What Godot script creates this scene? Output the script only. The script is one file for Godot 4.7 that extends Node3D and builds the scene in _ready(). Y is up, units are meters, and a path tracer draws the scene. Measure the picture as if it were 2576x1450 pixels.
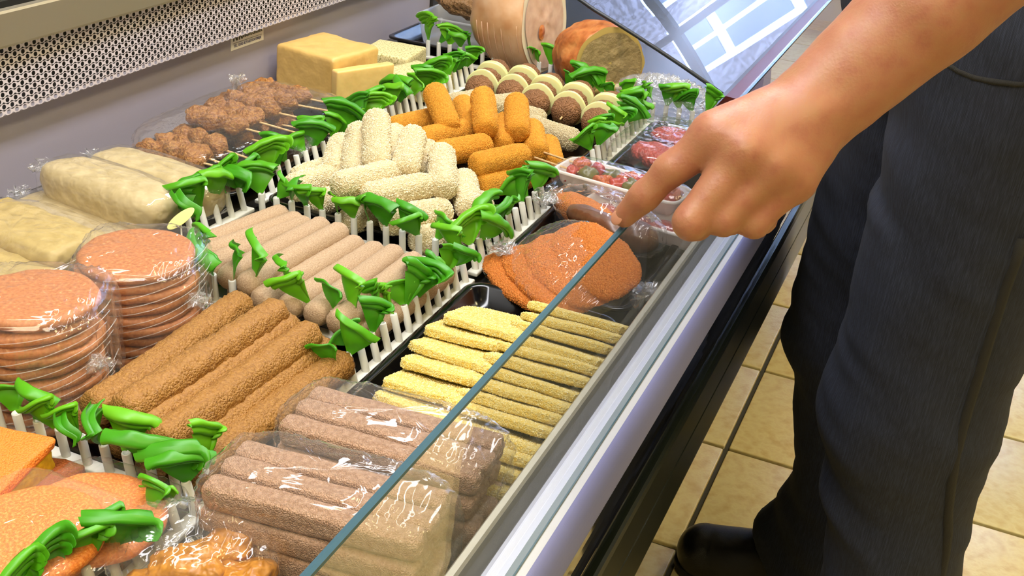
extends Node3D
# A butcher's chilled display case; x runs from the staff side to the customer side, -z along the counter, y is up.

const CAM := Vector3(0, 1.15, 0)
const FOC := 2866.32
const BED := 0.62
var XR := Vector3(0.916053, 0.083054, -0.392362)   # camera right, in world axes
var YU := Vector3(-0.245924, 0.889135, -0.385954)  # camera up
var ZB := Vector3(0.316808, 0.450046, 0.834920)    # camera back
var M := {}
var T := {}
var used := {}
var rng := RandomNumberGenerator.new()
var nz := FastNoiseLite.new()

func _ready():
	rng.seed = 7
	nz.noise_type = FastNoiseLite.TYPE_SIMPLEX_SMOOTH
	nz.seed = 3
	nz.frequency = 1.0
	nz.fractal_type = FastNoiseLite.FRACTAL_NONE
	# camera
	var cam := Camera3D.new()
	cam.name = "camera"
	cam.projection = Camera3D.PROJECTION_PERSPECTIVE
	cam.fov = 28.389
	cam.near = 0.05
	cam.far = 80.0
	cam.transform = Transform3D(Basis(XR, YU, ZB).orthonormalized(), CAM)
	add_child(cam)
	cam.current = true
	# daylight behind the shop window
	var we := WorldEnvironment.new()
	we.name = "world_environment"
	var e := Environment.new()
	var sky := Sky.new()
	var ps := ProceduralSkyMaterial.new()
	ps.sky_top_color = Color(0.62, 0.74, 0.93)
	ps.sky_horizon_color = Color(0.85, 0.9, 0.97)
	ps.ground_bottom_color = Color(0.45, 0.45, 0.45)
	ps.ground_horizon_color = Color(0.6, 0.62, 0.65)
	ps.sky_energy_multiplier = 5.5
	ps.ground_energy_multiplier = 1.6
	sky.sky_material = ps
	e.background_mode = Environment.BG_SKY
	e.sky = sky
	e.tonemap_mode = Environment.TONE_MAPPER_LINEAR
	e.tonemap_exposure = 0.8
	e.sdfgi_enabled = true
	e.ssao_enabled = true
	e.ssil_enabled = true
	we.environment = e
	add_child(we)
	make_textures()
	make_materials()
	lamps()
	room()
	outside()
	case()
	dividers()
	trays()
	rods()
	croquettes()
	onion_skewers()
	front_lane()
	patties()
	back_lane()
	far_meats()
	corner_goods()
	oval_tag()
	person()

# ------------------------------------------------------------------ pixels to places
func ray(px: float, py: float) -> Vector3:
	return (XR * (px - 1288.0) + YU * (725.0 - py) - ZB * FOC) / FOC
func aty(px: float, py: float, h: float) -> Vector3:
	var r := ray(px, py)
	return CAM + r * ((h - CAM.y) / r.y)
func atx(px: float, py: float, x: float) -> Vector3:
	var r := ray(px, py)
	return CAM + r * (x / r.x)
func atz(px: float, py: float, z: float) -> Vector3:
	var r := ray(px, py)
	return CAM + r * (z / r.z)
func atd(px: float, py: float, d: float) -> Vector3:
	return CAM + ray(px, py).normalized() * d

# ------------------------------------------------------------------ nodes
func numbered(n: String) -> String:
	if not used.has(n):
		used[n] = 0
		return n
	used[n] += 1
	return "%s_%03d" % [n, used[n]]
func tag(o: Node, label := "", category := "", group := "", kind := ""):
	if label: o.set_meta("label", label)
	if category: o.set_meta("category", category)
	if group: o.set_meta("group", group)
	if kind: o.set_meta("kind", kind)
func thing(called: String, label: String, category: String, pos := Vector3.ZERO, group := "") -> Node3D:
	var o := Node3D.new()
	o.name = numbered(called)
	add_child(o)
	o.position = pos
	tag(o, label, category, group)
	return o
func single(called: String, mesh: Mesh, m: Material, label: String, category: String, xf := Transform3D(), group := "") -> MeshInstance3D:
	var o := MeshInstance3D.new()
	o.name = numbered(called)
	o.mesh = mesh
	o.material_override = m
	add_child(o)
	o.transform = xf
	tag(o, label, category, group)
	return o
func part(parent: Node, called: String, mesh: Mesh, m: Material, xf := Transform3D(), label := "") -> MeshInstance3D:
	var o := MeshInstance3D.new()
	o.name = called
	o.mesh = mesh
	o.material_override = m
	parent.add_child(o, true)
	o.transform = xf
	if label: o.set_meta("label", label)
	return o
func struct(called: String, mesh: Mesh, m: Material, xf := Transform3D()) -> MeshInstance3D:
	var o := MeshInstance3D.new()
	o.name = called
	o.mesh = mesh
	o.material_override = m
	add_child(o)
	o.transform = xf
	o.set_meta("kind", "structure")
	return o
func dup(o: Node3D, xf: Transform3D, label := "") -> Node3D:
	var c: Node3D = o.duplicate()
	var base := String(o.name)
	var rx := RegEx.create_from_string("_[0-9]{3}$")
	base = rx.sub(base, "")
	c.name = numbered(base)
	add_child(c)
	c.transform = xf
	if label: c.set_meta("label", label)
	return c
func pose(pos: Vector3, ax: Vector3, up := Vector3.UP) -> Transform3D:   # local x along ax
	var x := ax.normalized()
	var z := x.cross(up).normalized()
	var y := z.cross(x).normalized()
	return Transform3D(Basis(x, y, z), pos)

# ------------------------------------------------------------------ shapes
func st_new() -> SurfaceTool:
	var s := SurfaceTool.new()
	s.begin(Mesh.PRIMITIVE_TRIANGLES)
	return s
func commit(s: SurfaceTool, smooth := true) -> ArrayMesh:
	s.generate_normals()
	return s.commit()
# grid of points: rows x cols of Vector3, faces wound so that (du x dv) points outward when flip is false
func grid(fn: Callable, nu: int, nv: int, closed_u := false, flip := false) -> ArrayMesh:
	var s := st_new()
	grid_into(s, fn, nu, nv, closed_u, flip, 0)
	return commit(s)
func grid_into(s: SurfaceTool, fn: Callable, nu: int, nv: int, closed_u: bool, flip: bool, base: int) -> int:
	s.set_smooth_group(0)
	var cu := nu if closed_u else nu + 1
	for j in nv + 1:
		for i in cu:
			var u := float(i) / nu
			var v := float(j) / nv
			s.set_uv(Vector2(u, v))
			s.add_vertex(fn.call(u, v))
	for j in nv:
		for i in nu:
			var a := base + j * cu + i
			var b := base + j * cu + (i + 1) % cu
			var c := base + (j + 1) * cu + i
			var d := base + (j + 1) * cu + (i + 1) % cu
			if flip:
				for k in [a, b, c, b, d, c]: s.add_index(k)
			else:
				for k in [a, c, b, b, c, d]: s.add_index(k)
	return base + cu * (nv + 1)
func n3(p: Vector3, f: float) -> float:
	return nz.get_noise_3d(p.x * f, p.y * f, p.z * f)
# a rod of meat or a croquette along local x; ends rounded by power k
func rod(length: float, r: float, amp: float, freq: float, off: Vector3, k := 2.5, wob := 0.0) -> ArrayMesh:
	var fn := func(u: float, v: float) -> Vector3:
		var t := v * 2.0 - 1.0
		var te := sin(t * PI / 2.0)
		te = lerpf(t, te, 0.55)
		var cap := r * 0.95
		var hl := length / 2.0
		var x := te * hl
		var e := maxf(0.0, (absf(x) - (hl - cap)) / cap)
		var rr := r * pow(maxf(0.0, 1.0 - pow(e, k)), 1.0 / k)
		var a := u * TAU
		var p := Vector3(x, rr * cos(a), rr * sin(a))
		var d := (n3(p + off, freq) * 0.65 + n3(p + off * 2.0, freq * 2.7) * 0.35) * amp
		var q := p + Vector3(x * 0.1, cos(a) * rr, sin(a) * rr).normalized() * d
		q.y += wob * sin(t * 2.2 + off.x * 30.0)
		q.z += wob * cos(t * 1.7 + off.y * 30.0)
		return q
	return grid(fn, 30, 46, true, true)
# rounded box with noise
func rbox(size: Vector3, bev: float, seg := 4, amp := 0.0, freq := 60.0, off := Vector3.ZERO) -> ArrayMesh:
	var s := st_new()
	rbox_into(s, size, bev, seg, amp, freq, off, Transform3D(), 0)
	return commit(s)
func rbox_into(s: SurfaceTool, size: Vector3, bev: float, seg: int, amp: float, freq: float, off: Vector3, xf: Transform3D, base: int) -> int:
	var h := size / 2.0
	bev = minf(bev, minf(h.x, minf(h.y, h.z)) * 0.999)
	var inner := h - Vector3.ONE * bev
	var faces := [[Vector3.RIGHT, Vector3.UP, Vector3.BACK], [Vector3.LEFT, Vector3.UP, Vector3.FORWARD], [Vector3.UP, Vector3.BACK, Vector3.RIGHT], [Vector3.DOWN, Vector3.FORWARD, Vector3.RIGHT], [Vector3.BACK, Vector3.RIGHT, Vector3.UP], [Vector3.FORWARD, Vector3.LEFT, Vector3.UP]]
	for fc in faces:
		var n: Vector3 = fc[0]
		var a: Vector3 = fc[1]
		var b: Vector3 = fc[2]
		var fn := func(u: float, v: float) -> Vector3:
			var uu := _edge(u, bev / absf(h.dot(a.abs())) / 2.0, seg)
			var vv := _edge(v, bev / absf(h.dot(b.abs())) / 2.0, seg)
			var p := n * absf(h.dot(n.abs())) + a * absf(h.dot(a.abs())) * (uu * 2.0 - 1.0) + b * absf(h.dot(b.abs())) * (vv * 2.0 - 1.0)
			var c := p.clamp(-inner, inner)
			var d := p - c
			var q := c + (d.normalized() * bev if d.length() > 1e-6 else d)
			if amp > 0.0:
				q += (q - c * 0.8).normalized() * (n3(q + off, freq) * 0.6 + n3(q + off, freq * 2.6) * 0.4) * amp
			return xf * q
		base = grid_into(s, fn, seg + 4, seg + 4, false, true, base)
	return base
func _edge(u: float, b: float, seg: int) -> float:      # two grid lines fall inside each rounded edge
	var ub := 2.0 / (seg + 4)
	if u < ub: return u / ub * b
	if u > 1.0 - ub: return 1.0 - (1.0 - u) / ub * b
	return lerpf(b, 1.0 - b, (u - ub) / (1.0 - 2.0 * ub))
# prism: 2D profile (x, y) run along z
func prism(prof: PackedVector2Array, z0: float, z1: float, closed := true, cap := true) -> ArrayMesh:
	var s := st_new()
	prism_into(s, prof, z0, z1, closed, cap)
	return commit(s)
func prism_into(s: SurfaceTool, prof: PackedVector2Array, z0: float, z1: float, closed := true, cap := true):
	var n := prof.size()
	s.set_smooth_group(-1)
	var m := n if closed else n - 1
	for i in m:
		var a := prof[i]
		var b := prof[(i + 1) % n]
		quad(s, Vector3(a.x, a.y, z0), Vector3(a.x, a.y, z1), Vector3(b.x, b.y, z1), Vector3(b.x, b.y, z0))
	if cap and closed:
		var tri := Geometry2D.triangulate_polygon(prof)
		for i in range(0, tri.size(), 3):
			for k in [0, 1, 2]: s.add_vertex(Vector3(prof[tri[i + k]].x, prof[tri[i + k]].y, z0))
			for k in [2, 1, 0]: s.add_vertex(Vector3(prof[tri[i + k]].x, prof[tri[i + k]].y, z1))
func quad(s: SurfaceTool, a: Vector3, b: Vector3, c: Vector3, d: Vector3):
	s.add_vertex(a); s.add_vertex(b); s.add_vertex(c)
	s.add_vertex(a); s.add_vertex(c); s.add_vertex(d)
func boxm(size: Vector3) -> Mesh:
	var b := BoxMesh.new()
	b.size = size
	return b
func at(p: Vector3) -> Transform3D:
	return Transform3D(Basis(), p)
func lathe(prof: PackedVector2Array, seg := 24) -> ArrayMesh:    # (radius, y)
	var n := prof.size() - 1
	var fn := func(u: float, v: float) -> Vector3:
		var k := mini(int(round(v * n)), n)
		return Vector3(prof[k].x * cos(u * TAU), prof[k].y, prof[k].x * sin(u * TAU))
	return grid(fn, seg, n, true, true)
func tube(pts: PackedVector3Array, r: float, seg := 8, r1 := -1.0) -> ArrayMesh:
	var s := st_new()
	tube_into(s, pts, r, seg, r1, 0)
	return commit(s)
func tube_into(s: SurfaceTool, pts: PackedVector3Array, r: float, seg: int, r1: float, base: int) -> int:
	if r1 < 0.0: r1 = r
	var n := pts.size() - 1
	var fn := func(u: float, v: float) -> Vector3:
		var k := int(round(v * (n + 2))) - 1
		var kk := clampi(k, 0, n)
		var rr := 0.0 if (k < 0 or k > n) else lerpf(r, r1, float(kk) / n)
		var t := (pts[mini(kk + 1, n)] - pts[maxi(kk - 1, 0)]).normalized()
		var a := t.cross(Vector3.UP if absf(t.y) < 0.9 else Vector3.RIGHT).normalized()
		var b := t.cross(a)
		return pts[kk] + (a * cos(u * TAU) + b * sin(u * TAU)) * rr
	return grid_into(s, fn, seg, n + 2, true, false, base)

# ------------------------------------------------------------------ surface nets of tapered bones
# bones: [a, b, ra, rb, flat?]; joined with a log-sum-exp smooth minimum of sharpness k
func nets(bones: Array, cell: float, k: float, disp = null, clip = null) -> ArrayMesh:
	var lo := Vector3.ONE * 1e9
	var hi := -lo
	for b in bones:
		var R: float = maxf(b[2], b[3]) + 3.0 / k + cell * 2.0
		for p in [b[0], b[1]]:
			lo = lo.min(p - Vector3.ONE * R)
			hi = hi.max(p + Vector3.ONE * R)
	var nx := int((hi.x - lo.x) / cell) + 2
	var ny := int((hi.y - lo.y) / cell) + 2
	var nzz := int((hi.z - lo.z) / cell) + 2
	var F := PackedFloat32Array()
	F.resize(nx * ny * nzz)
	for b in bones:
		var A: Vector3 = b[0]
		var B: Vector3 = b[1]
		var ra: float = b[2]
		var rb: float = b[3]
		var R := maxf(ra, rb) + 3.5 / k + cell
		var l := (A.min(B) - Vector3.ONE * R - lo) / cell
		var hh := (A.max(B) + Vector3.ONE * R - lo) / cell
		var AB := B - A
		var inv := 1.0 / maxf(AB.length_squared(), 1e-9)
		var sq: Vector3 = b[4] if b.size() > 4 else Vector3.ZERO     # direction in which the bone is flattened, its length the share
		var sl := sq.length()
		var sn := sq.normalized() if sl > 0.0 else Vector3.UP
		for iz in range(maxi(0, int(l.z)), mini(nzz, int(hh.z) + 2)):
			for iy in range(maxi(0, int(l.y)), mini(ny, int(hh.y) + 2)):
				var at0 := (iz * ny + iy) * nx
				for ix in range(maxi(0, int(l.x)), mini(nx, int(hh.x) + 2)):
					var p := lo + Vector3(ix, iy, iz) * cell
					var t := clampf((p - A).dot(AB) * inv, 0.0, 1.0)
					var q := p - A - AB * t
					if sl > 0.0: q += sn * q.dot(sn) * sl
					var d := q.length() - lerpf(ra, rb, t)
					if d < R: F[at0 + ix] += exp(-k * maxf(d, -0.05))
	for i in F.size():
		F[i] = -log(F[i]) / k if F[i] > 1e-12 else 0.2
	if disp != null:
		for iz in nzz:
			for iy in ny:
				for ix in nx:
					var i := (iz * ny + iy) * nx + ix
					if absf(F[i]) < 0.035:
						F[i] += disp.call(lo + Vector3(ix, iy, iz) * cell)
	if clip != null:
		for iz in nzz:
			for iy in ny:
				for ix in nx:
					var i := (iz * ny + iy) * nx + ix
					if F[i] < 0.05: F[i] = maxf(F[i], clip.call(lo + Vector3(ix, iy, iz) * cell))
	var s := st_new()
	s.set_smooth_group(0)
	var ids := PackedInt32Array()
	ids.resize(nx * ny * nzz)
	ids.fill(-1)
	var off := [0, 1, nx, nx + 1, nx * ny, nx * ny + 1, nx * ny + nx, nx * ny + nx + 1]
	var cp := [Vector3(0, 0, 0), Vector3(1, 0, 0), Vector3(0, 1, 0), Vector3(1, 1, 0), Vector3(0, 0, 1), Vector3(1, 0, 1), Vector3(0, 1, 1), Vector3(1, 1, 1)]
	var ed := [[0, 1], [2, 3], [4, 5], [6, 7], [0, 2], [1, 3], [4, 6], [5, 7], [0, 4], [1, 5], [2, 6], [3, 7]]
	var count := 0
	for iz in nzz - 1:
		for iy in ny - 1:
			for ix in nx - 1:
				var i := (iz * ny + iy) * nx + ix
				var f0 := F[i]
				if absf(f0) > cell * 2.5: continue
				var neg := 0
				for o in off:
					if F[i + o] < 0.0: neg += 1
				if neg == 0 or neg == 8: continue
				var sum := Vector3.ZERO
				var c := 0
				for ee in ed:
					var fa := F[i + off[ee[0]]]
					var fb := F[i + off[ee[1]]]
					if (fa < 0.0) != (fb < 0.0):
						sum += (cp[ee[0]] as Vector3).lerp(cp[ee[1]], fa / (fa - fb))
						c += 1
				s.add_vertex(lo + (Vector3(ix, iy, iz) + sum / c) * cell)
				ids[i] = count
				count += 1
	var dx := 1
	var dy := nx
	var dz := nx * ny
	for iz in range(1, nzz - 1):
		for iy in range(1, ny - 1):
			for ix in range(1, nx - 1):
				var i := (iz * ny + iy) * nx + ix
				var f0 := F[i]
				if absf(f0) > cell * 2.0: continue
				_face(s, ids, f0, F[i + dx], i, dy, dz)
				_face(s, ids, f0, F[i + dy], i, dz, dx)
				_face(s, ids, f0, F[i + dz], i, dx, dy)
	s.generate_normals()
	return s.commit()
func _face(s: SurfaceTool, ids: PackedInt32Array, f0: float, f1: float, i: int, u: int, v: int):
	if (f0 < 0.0) == (f1 < 0.0): return
	var a := ids[i - u - v]
	var b := ids[i - v]
	var c := ids[i]
	var d := ids[i - u]
	if a < 0 or b < 0 or c < 0 or d < 0: return
	if f0 < 0.0:
		for k in [a, c, b, a, d, c]: s.add_index(k)
	else:
		for k in [a, b, c, a, c, d]: s.add_index(k)

func sdf(bones: Array, k: float, p: Vector3) -> float:
	var s := 0.0
	for b in bones:
		var AB: Vector3 = b[1] - b[0]
		var t := clampf((p - b[0]).dot(AB) / maxf(AB.length_squared(), 1e-9), 0.0, 1.0)
		s += exp(-k * ((p - b[0] - AB * t).length() - lerpf(b[2], b[3], t)))
	return -log(s) / k
func march(bones: Array, k: float, px: float, py: float, start: float) -> Vector3:
	var dir := ray(px, py).normalized()
	var t := start
	for i in 80:
		var dd := sdf(bones, k, CAM + dir * t)
		if dd < 0.0005: break
		t += clampf(dd * 0.8, 0.0004, 0.05)
	return CAM + dir * t

# loose crumbs that stick to a breaded surface: small irregular grains strewn over a mesh
var grain_mesh: ArrayMesh
func strew(mesh: ArrayMesh, count: int, size: float, cols: Array, seedv: int) -> MultiMesh:
	if grain_mesh == null:
		grain_mesh = blob(Vector3(1.0, 0.75, 0.85), 0.3, 1.3, Vector3(3, 1, 2), 6, 4)
	var r := RandomNumberGenerator.new()
	r.seed = seedv
	var arr := mesh.surface_get_arrays(0)
	var V: PackedVector3Array = arr[Mesh.ARRAY_VERTEX]
	var I: PackedInt32Array = arr[Mesh.ARRAY_INDEX]
	var n := I.size() / 3
	var acc := PackedFloat32Array()
	var sum := 0.0
	for t in n:
		sum += (V[I[t * 3 + 1]] - V[I[t * 3]]).cross(V[I[t * 3 + 2]] - V[I[t * 3]]).length()
		acc.append(sum)
	var mm := MultiMesh.new()
	mm.transform_format = MultiMesh.TRANSFORM_3D
	mm.use_colors = true
	mm.mesh = grain_mesh
	mm.instance_count = count
	for k in count:
		var t := mini(acc.bsearch(r.randf() * sum), n - 1)
		var u := r.randf()
		var v := r.randf()
		if u + v > 1.0:
			u = 1.0 - u
			v = 1.0 - v
		var p := V[I[t * 3]] * (1.0 - u - v) + V[I[t * 3 + 1]] * u + V[I[t * 3 + 2]] * v
		var s := size * r.randf_range(0.6, 1.25)
		mm.set_instance_transform(k, Transform3D(Basis.from_euler(Vector3(r.randf() * TAU, r.randf() * TAU, r.randf() * TAU)).scaled(Vector3.ONE * s), p))
		mm.set_instance_color(k, (cols[r.randi() % cols.size()] as Color).lerp(cols[0], r.randf() * 0.5))
	return mm
func coat(o: Node, mm: MultiMesh, xf := Transform3D()):
	var m := MultiMeshInstance3D.new()
	m.name = "crumb_coating"
	m.multimesh = mm
	m.material_override = M.grains
	o.add_child(m, true)
	m.transform = xf
	m.set_meta("kind", "stuff")
func lin(r: float, g: float, b: float) -> Color:
	return Color(r, g, b).srgb_to_linear()

# ------------------------------------------------------------------ textures and materials
func ntex(type: int, freq: float, cols: Array, stops: Array, size := 512, oct := 3, cell_ret := FastNoiseLite.RETURN_DISTANCE, sd := 1, jitter := 1.0) -> NoiseTexture2D:
	var n := FastNoiseLite.new()
	n.noise_type = type
	n.frequency = freq
	n.seed = sd
	n.fractal_octaves = oct
	n.fractal_type = FastNoiseLite.FRACTAL_FBM if oct > 1 else FastNoiseLite.FRACTAL_NONE
	n.cellular_return_type = cell_ret
	n.cellular_jitter = jitter
	var t := NoiseTexture2D.new()
	t.width = size
	t.height = size
	t.seamless = true
	t.noise = n
	if cols.size() > 0:
		var g := Gradient.new()
		g.offsets = PackedFloat32Array(stops)
		g.colors = PackedColorArray(cols)
		t.color_ramp = g
	return t
func make_textures():
	var CELL := FastNoiseLite.TYPE_CELLULAR
	var SIM := FastNoiseLite.TYPE_SIMPLEX_SMOOTH
	var W := Color.WHITE
	T.crumb = ntex(CELL, 0.06, [Color.WHITE, Color(0.55, 0.55, 0.55), Color.BLACK], [0.0, 0.45, 1.0], 512, 2)
	T.grain = ntex(SIM, 0.03, [Color.BLACK, W], [0.25, 0.75], 512, 4)
	T.fine = ntex(SIM, 0.12, [Color.BLACK, W], [0.25, 0.75], 512, 3)
	T.lump = ntex(SIM, 0.012, [Color.BLACK, W], [0.2, 0.8], 512, 3)
	# colour mottles (multiplied by the material's own colour)
	T.c_crumb = ntex(CELL, 0.06, [Color(1, 1, 1), Color(0.95, 0.93, 0.88), Color(0.82, 0.76, 0.66)], [0.0, 0.5, 1.0], 512, 2, FastNoiseLite.RETURN_DISTANCE, 1)
	T.c_yellow = ntex(CELL, 0.05, [Color(0.97, 0.95, 0.8), Color(0.97, 0.92, 0.66), Color(0.96, 0.84, 0.4)], [0.0, 0.6, 0.9], 512, 2, FastNoiseLite.RETURN_CELL_VALUE, 5)
	T.c_meat = ntex(SIM, 0.03, [Color(0.86, 0.82, 0.78), Color(1, 1, 1)], [0.2, 0.8], 512, 5, 0, 9)
	T.c_soft = ntex(SIM, 0.012, [Color(0.9, 0.88, 0.82), Color(1, 1, 1)], [0.1, 0.9], 512, 5, 0, 10)
	T.c_patty = ntex(SIM, 0.05, [Color(0.64, 0.38, 0.21), Color(0.72, 0.45, 0.26), Color(0.75, 0.49, 0.29), Color(0.88, 0.72, 0.52)], [0.1, 0.42, 0.72, 1.0], 512, 3, 0, 11)
	T.c_salami = ntex(SIM, 0.06, [Color(0.84, 0.45, 0.16), Color(0.91, 0.52, 0.2), Color(0.94, 0.62, 0.32)], [0.3, 0.55, 0.8], 512, 3, 0, 12)
	T.c_cheese = ntex(SIM, 0.01, [Color(0.96, 0.95, 0.92), Color(1, 1, 1)], [0.1, 0.9], 512, 4, 0, 13)
	T.c_herb = ntex(SIM, 0.04, [Color(0.62, 0.6, 0.35), Color(0.87, 0.82, 0.6), Color(0.93, 0.89, 0.7)], [0.2, 0.42, 0.7], 512, 3, 0, 14)
	T.c_ham = ntex(SIM, 0.012, [Color(0.62, 0.33, 0.14), Color(0.75, 0.44, 0.22), Color(0.8, 0.54, 0.3)], [0.1, 0.5, 0.9], 512, 4, 0, 15)
	T.c_hamrind = ntex(SIM, 0.008, [Color(0.8, 0.58, 0.4), Color(0.86, 0.68, 0.52), Color(0.9, 0.76, 0.62)], [0.05, 0.5, 0.95], 512, 4, 0, 16)
	T.c_hamcut = ntex(SIM, 0.01, [Color(0.8, 0.66, 0.58), Color(0.84, 0.72, 0.64), Color(0.88, 0.77, 0.69)], [0.05, 0.5, 0.95], 512, 4, 0, 17)
	T.c_roastcut = ntex(SIM, 0.012, [Color(0.52, 0.45, 0.3), Color(0.58, 0.5, 0.34), Color(0.63, 0.55, 0.38)], [0.1, 0.5, 0.9], 512, 4, 0, 18)
	T.c_satay = ntex(SIM, 0.02, [Color(0.54, 0.33, 0.14), Color(0.64, 0.42, 0.18), Color(0.72, 0.52, 0.26)], [0.25, 0.5, 0.8], 512, 3, 0, 19)
	T.c_tile = ntex(SIM, 0.011, [Color(0.77, 0.68, 0.5), Color(0.82, 0.76, 0.58), Color(0.85, 0.81, 0.64), Color(0.82, 0.75, 0.58)], [0.05, 0.38, 0.62, 0.95], 1024, 7, 0, 21)
	T.c_skin = ntex(SIM, 0.016, [Color(0.62, 0.385, 0.295), Color(0.65, 0.435, 0.32), Color(0.65, 0.46, 0.325)], [0.05, 0.5, 0.95], 512, 5, 0, 22)
	T.skin_h = ntex(CELL, 0.09, [Color.WHITE, Color.BLACK], [0.0, 1.0], 512, 2, FastNoiseLite.RETURN_DISTANCE2_SUB, 23)
	T.denim = denim_image(false)
	T.denim_h = denim_image(true)
	T.brush = brushed_image()
	T.c_wood = ntex(SIM, 0.02, [Color(0.78, 0.62, 0.4), Color(0.9, 0.77, 0.55)], [0.3, 0.7], 256, 3, 0, 24)
	T.c_brick = ntex(SIM, 0.03, [Color(0.38, 0.33, 0.31), Color(0.55, 0.5, 0.48)], [0.3, 0.7], 256, 3, 0, 25)
func denim_image(height: bool) -> ImageTexture:
	var n := 512
	var im := Image.create(n, n, false, Image.FORMAT_RGB8)
	var r := RandomNumberGenerator.new()
	r.seed = 99
	var slub := PackedFloat32Array()
	for i in n: slub.append(r.randf())
	var f := FastNoiseLite.new()
	f.seed = 5
	f.frequency = 0.01
	for y in n:
		for x in n:
			var tw := float((x + y) % 8) / 8.0          # twill lines
			var thread := slub[x]
			var dash := f.get_noise_2d(x * 9.0, y * 0.9)
			var v := 0.5 + (thread - 0.5) * 0.45 + (0.18 if tw < 0.45 else -0.12) + dash * 0.35
			if height:
				im.set_pixel(x, y, Color(v, v, v))
			else:
				var c := Color(0.055, 0.07, 0.12).lerp(Color(0.225, 0.26, 0.345), clampf(v - 0.18, 0, 1))
				im.set_pixel(x, y, c)
	return ImageTexture.create_from_image(im)
func brushed_image() -> ImageTexture:
	var im := Image.create(256, 256, false, Image.FORMAT_RGB8)
	var r := RandomNumberGenerator.new()
	r.seed = 41
	for y in 256:
		var v := 0.45 + r.randf() * 0.3
		for x in 256:
			var w := clampf(v + r.randf_range(-0.04, 0.04), 0, 1)
			im.set_pixel(x, y, Color(w, w, w))
	return ImageTexture.create_from_image(im)
func mat(c: Color, rough: float, o := {}) -> StandardMaterial3D:
	var m := StandardMaterial3D.new()
	m.albedo_color = c
	m.roughness = rough
	m.metallic = o.get("metal", 0.0)
	m.metallic_specular = o.get("spec", 0.5)
	m.cull_mode = BaseMaterial3D.CULL_DISABLED
	if o.has("tex"): m.albedo_texture = o.tex
	if o.has("bump"):
		m.heightmap_enabled = true
		m.heightmap_texture = o.bump
		m.heightmap_scale = o.get("bs", 0.1)
	if o.has("tex") or o.has("bump"):
		if not o.get("uv", false):
			m.uv1_triplanar = true
			m.uv1_world_triplanar = o.get("world", false)
			m.uv1_triplanar_sharpness = 4.0
		var s: float = o.get("ts", 20.0)
		m.uv1_scale = o.get("tsv", Vector3(s, s, s))
	if o.has("coat"):
		m.clearcoat_enabled = true
		m.clearcoat = o.coat
		m.clearcoat_roughness = o.get("coat_r", 0.1)
	if o.has("sss"):
		m.subsurf_scatter_enabled = true
		m.subsurf_scatter_strength = o.sss
	if o.has("back"):
		m.backlight_enabled = true
		m.backlight = o.back
	if o.has("rim"):
		m.rim_enabled = true
		m.rim = o.rim
		m.rim_tint = 0.6
	if o.has("alpha"):
		m.transparency = BaseMaterial3D.TRANSPARENCY_ALPHA
		m.albedo_color.a = o.alpha
	return m
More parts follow.
